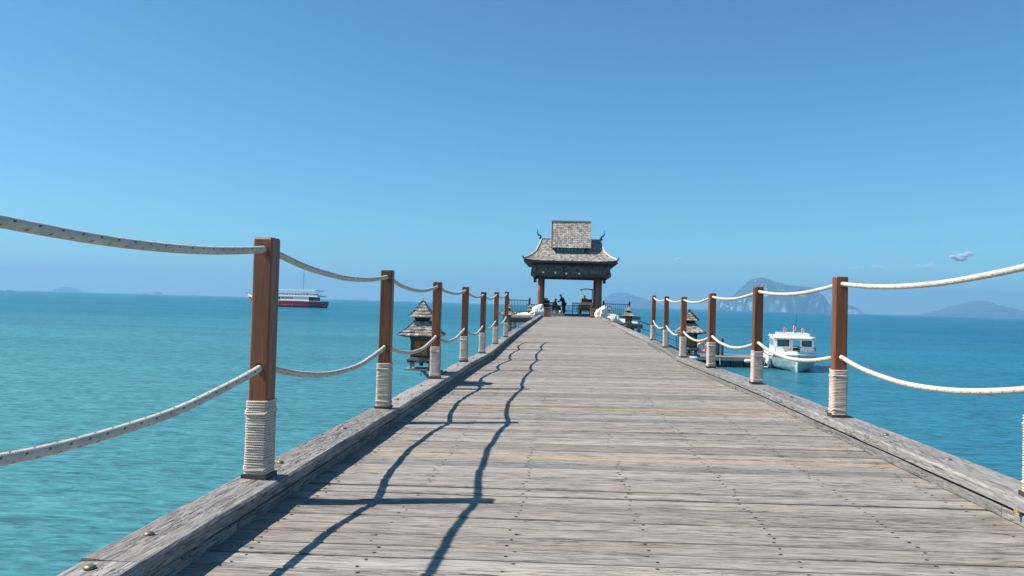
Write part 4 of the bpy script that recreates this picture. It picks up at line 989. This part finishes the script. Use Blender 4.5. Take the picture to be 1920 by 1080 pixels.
MB().tube([(-.6, -2.35, 1.1), (-.55, -2.5, 1.4), (0, -2.95, 1.45), (.55, -2.5, 1.4), (.6, -2.35, 1.1)], .02, 6).obj('bow_rail', 'metal', wb)
for k, (yy, zz) in enumerate(((-1.9, .55), (-1.4, .6), (.2, .55), (1.6, .55))):
    MB().tube([(-1.50, yy, zz - .25), (-1.52, yy, zz - .18), (-1.52, yy, zz + .18), (-1.50, yy, zz + .25)], lambda u: .11 if .2 < u < .8 else .05, 10).obj('fender', 'cream' if k % 2 else 'white', wb, True)
MB().tube([(-1.40, -1.0, 1.0), (-1.62, -1.1, .4), (-1.75, -1.0, .1), (-1.9, -.8, .5), (-2.2, -.6, .66)], .03, 6).tube([(-1.2, -1.9, 1.02), (-1.45, -1.9, .5), (-1.5, -1.6, .15), (-1.7, -1.2, .1)], .03, 6).obj('mooring_line', 'cloth', wb)
MB().lathe([(.06, 1.1), (.10, 1.2), (.04, 1.35)], (1.35, .4, 0), 8).obj('side_buoy', 'black', wb)

# ------------------------------------------------------------------ tour boat (bow at local x=0, stern at 30)
tbt = empty('tour_boat', (-120.9, 279, 0), R(-13), label='dark red two-deck tour boat with white cabins and tall mast, behind the tallest post', cat='boat')
tbt.scale = (1.13, 1, 1)
def long_hull(st, mat, name, parent):
    mb = MB(); vs = []; fs = []
    for x, hb, zt, zb in st: vs += [(x, -hb, zt), (x, -hb * .86, (zt + zb) / 2), (x, -hb * .5, zb), (x, hb * .5, zb), (x, hb * .86, (zt + zb) / 2), (x, hb, zt)]
    for i in range(len(st) - 1):
        for k in range(6): a = i * 6 + k; b_ = i * 6 + (k + 1) % 6; fs.append((a, b_, b_ + 6, a + 6))
    fs.append(tuple(range(6))[::-1]); n = (len(st) - 1) * 6; fs.append(tuple(n + k for k in range(6))); mb.add(vs, fs); return mb.obj(name, mat, parent)
ST = [(0, .05, 4.5, 3.6), (1.2, .6, 4.0, 2.2), (3, 1.5, 3.3, .4), (6, 2.5, 2.7, -.6), (10, 3.1, 2.35, -.8), (18, 3.3, 2.3, -.8), (25.2, 3.15, 2.32, -.65)]
long_hull(ST, 'red', 'hull', tbt); long_hull([(25.21, 3.15, 2.32, -.65), (27, 3.05, 2.38, -.55), (29.6, 2.7, 2.5, -.3)], 'maroon', 'stern_hull', tbt)
MB().bar((5, -2.55, 1.05), (9.9, -3.0, .95), .1, .14).bar((9.9, -3.0, .95), (23.6, -3.08, .95), .1, .14).obj('rubbing_strake', 'brightred', tbt)
MB().bar((7, -2.1, .12), (29.4, -2.65, .10), .12, .22).obj('waterline_stripe', 'black', tbt)
MB().bar((.1, -.25, 4.2), (6, -2.55, 2.65), .16, .8).bar((6, -2.5, 2.78), (29.5, -2.8, 2.5), .12, .12).obj('bulwark_cap', 'white', tbt)
MB().tube([(.3, 0, 4.3), (-1.2, 0, 5.2)], .09, 6).tube([(.5, 0, 4.4), (.6, 0, 6.2)], .07, 6).obj('bowsprit', 'dark_wood', tbt)
MB().bbox(8.2, 24.9, -2.6, 2.6, 2.3, 4.05).obj('lower_cabin', 'white', tbt)
wx = [8.8, 9.6, 10.4, 11.6, 12.4, 13.2, 14.6, 15.25, 16.2, 16.95, 17.7, 18.45]
for x in wx: MB().bbox(x, x + .5, -2.63, -2.605, 3.25, 3.72).obj('window', 'black', tbt)
MB().bbox(13.55, 14.05, -2.63, -2.605, 2.5, 3.85).obj('door', 'glass', tbt)
MB().bbox(24.95, 26.4, -2.4, 2.4, 2.35, 4.0).obj('aft_cabin', 'navy', tbt)
for x in (26.8, 27.5, 28.2): MB().tube([(x, -2.4, 2.4), (x, -2.4, 4.1)], .05, 6).obj('aft_pillar', 'cream', tbt)
MB().bbox(7.4, 28.3, -2.95, 2.95, 4.08, 4.62).obj('upper_deck', 'white', tbt)
MB().bbox(8.0, 27.4, -2.8, 2.8, 6.28, 6.62).obj('canopy', 'white', tbt)
for k in range(13):
    MB().tube([(8.3 + 1.55 * k, -2.7, 4.62), (8.3 + 1.55 * k, -2.7, 6.28)], .05, 6).obj('canopy_pillar', 'white', tbt)
MB().bar((7.6, -2.85, 5.45), (28.0, -2.85, 5.45), .05).bar((7.6, -2.85, 5.05), (28, -2.85, 5.05), .035).obj('upper_railing', 'cream', tbt)
sb_ = MB()
for k in range(16): sb_.box((9.2 + 1.1 * k, 0, 4.95), (.5, 4.2, .6))
sb_.obj('deck_benches', 'cream', tbt, kind='stuff')
MB().bbox(21.0, 22.0, -1, 1, 4.63, 5.6).bbox(22.4, 23.4, -1.6, 0, 4.63, 5.4).obj('deck_lockers', 'white', tbt)
MB().tube([(21.3, 0, 6.4), (21.3, 0, 12.5), (21.35, 0, 17.4)], lambda u: .11 - .07 * u, 6).obj('mast', 'metal', tbt)
MB().tube([(21.3, 0, 13), (23, 0, 6.5)], .03, 4).tube([(21.3, 0, 15), (14, 0, 6.5)], .02, 4).obj('stay', 'metal', tbt)
MB().bar((20.8, 0, 12.4), (21.8, 0, 12.4), .1).obj('spreader', 'metal', tbt)
MB().bar((26.5, -2, 5.8), (30.2, -2, 6.2), .08).bar((27.5, -2, 5.2), (30.6, -2, 6.5), .07).bar((28.5, -2, 4.4), (31.6, -2, 4.5), .08).bar((28.3, -2, 4.4), (29.5, -2, 5.2), .08).obj('stern_davit', 'rail', tbt)
MB().bar((29.2, -1.9, 1.2), (31.2, -2.2, .9), .5, .5).bar((30.4, -2.2, .7), (32.4, -2.4, 1.8), .1).lathe([(.3, 1.2), (.55, 1.6), (.4, 2.2), (.1, 2.4)], (30.2, -2.1, 0), 8).obj('outboard_engine', 'black', tbt)
for x, z in ((14.0, 1.25), (19.5, .95)):
    MB().lathe([(.05, -.35), (.3, -.15), (.3, .15), (.05, .4)], (x, -3.35, z), 8).obj('red_buoy', 'brightred', tbt)
for i in range(14): pass
# thin pale wake lines on the water behind it are part of the sea surface

# small craft on the left horizon
for i, (x, y_, s, lb_) in enumerate(((-1947, 2500, 1.0, 'tiny dark boat on the horizon at the far left edge'), (-1392, 2400, .8, 'tiny boat on the horizon between the two far islets'))):
    e = empty('small_boat', (x, y_, 0), .2, label=lb_, cat='boat', group='tiny boats on the left horizon'); e.scale = (s,) * 3
    long_hull([(-9, .2, 2.6, .9), (-6, 1.4, 1.8, -.3), (0, 1.9, 1.4, -.4), (7, 1.7, 1.5, -.3), (9, 1.2, 1.7, .2)], 'maroon', 'hull', e)
    MB().bbox(-1, 5, -1.2, 1.2, 1.4, 3.6).obj('cabin', 'white', e); MB().tube([(-1.5, 0, 1.4), (-1.5, 0, 7.5)], .15, 5).obj('mast', 'dark_wood', e)

# ------------------------------------------------------------------ haze
m = bpy.data.materials.new('haze_air'); m.use_nodes = True; t = m.node_tree; t.nodes.clear()
o_ = t.nodes.new('ShaderNodeOutputMaterial'); pvn = t.nodes.new('ShaderNodeVolumePrincipled')
pvn.inputs['Color'].default_value = (.288, .515, .735, 1); pvn.inputs['Density'].default_value = 1.6e-4; pvn.inputs['Anisotropy'].default_value = 0.15
t.links.new(pvn.outputs[0], o_.inputs['Volume']); M['haze'] = m
MB().bbox(-12600, 12600, -12600, 12600, -5, 385).obj('haze', 'haze', kind='stuff')

# ------------------------------------------------------------------ clouds
def cloud(c, blobs, dens, label, seed):
    m = bpy.data.materials.new('cloud_vapour'); m.use_nodes = True; t = m.node_tree; t.nodes.clear()
    o_ = t.nodes.new('ShaderNodeOutputMaterial'); v = t.nodes.new('ShaderNodeVolumePrincipled'); v.inputs['Color'].default_value = (1, 1, 1, 1); v.inputs['Density'].default_value = dens
    t.links.new(v.outputs[0], o_.inputs['Volume']); mb = MB()
    e = empty('cloud', c, label=label, cat='cloud', group='small puffs low over the right horizon')
    rc = random.Random(seed); bl = []
    for (x, z, r_) in blobs:
        for _ in range(4): bl.append((x * 1.25 + rc.uniform(-.9, .9) * r_, z * 1.2 + rc.uniform(-.5, .5) * r_, r_ * rc.uniform(.4, .85)))
    for (x, z, r_) in bl:
        vs = []; fs = []; nu, nv = 20, 12; mb = MB()
        for j in range(nv + 1):
            th = math.pi * j / nv
            for i in range(nu):
                ph = 2 * math.pi * i / nu; d = Vector((math.sin(th) * math.cos(ph), math.sin(th) * math.sin(ph), math.cos(th)))
                k = 1 + .35 * noise.noise(d * 1.7 + Vector((seed + x * .01, z, 0))) + .12 * noise.noise(d * 4 + Vector((seed, x, 0)))
                vs.append((x + d.x * r_ * k * 1.25, d.y * r_ * k, z + d.z * r_ * k * .72))
        for j in range(nv):
            for i in range(nu): a = j * nu + i; b_ = j * nu + (i + 1) % nu; fs.append((a, a + nu, b_ + nu, b_))
        mb.add(vs, fs); mb.obj('puff', m, e, True)
cloud((7654, 15000, 1150), [(-90, -10, 70), (-20, 5, 85), (60, 25, 85), (110, 45, 60), (-60, -55, 45), (10, -50, 40)],   .028, 'brightest small cloud at right above the ropes', 1)
cloud((6979, 15000, 950), [(-60, -10, 70), (20, 5, 80), (80, -5, 60)], .006, 'faint cloud left of the brightest one', 2)
cloud((6077, 15000, 905), [(-20, 0, 70), (40, 5, 60)], .006, 'faint round cloud above the post right of the white boat', 3)
cloud((5673, 15000, 890), [(-80, 0, 50), (0, 0, 55), (70, 0, 45)], .005, 'faintest flat cloud above the large island', 4)
cloud((2227, 15000, 985), [(-20, 0, 45), (30, 0, 40)], .005, 'tiny faint cloud right of the pavilion roof', 5)
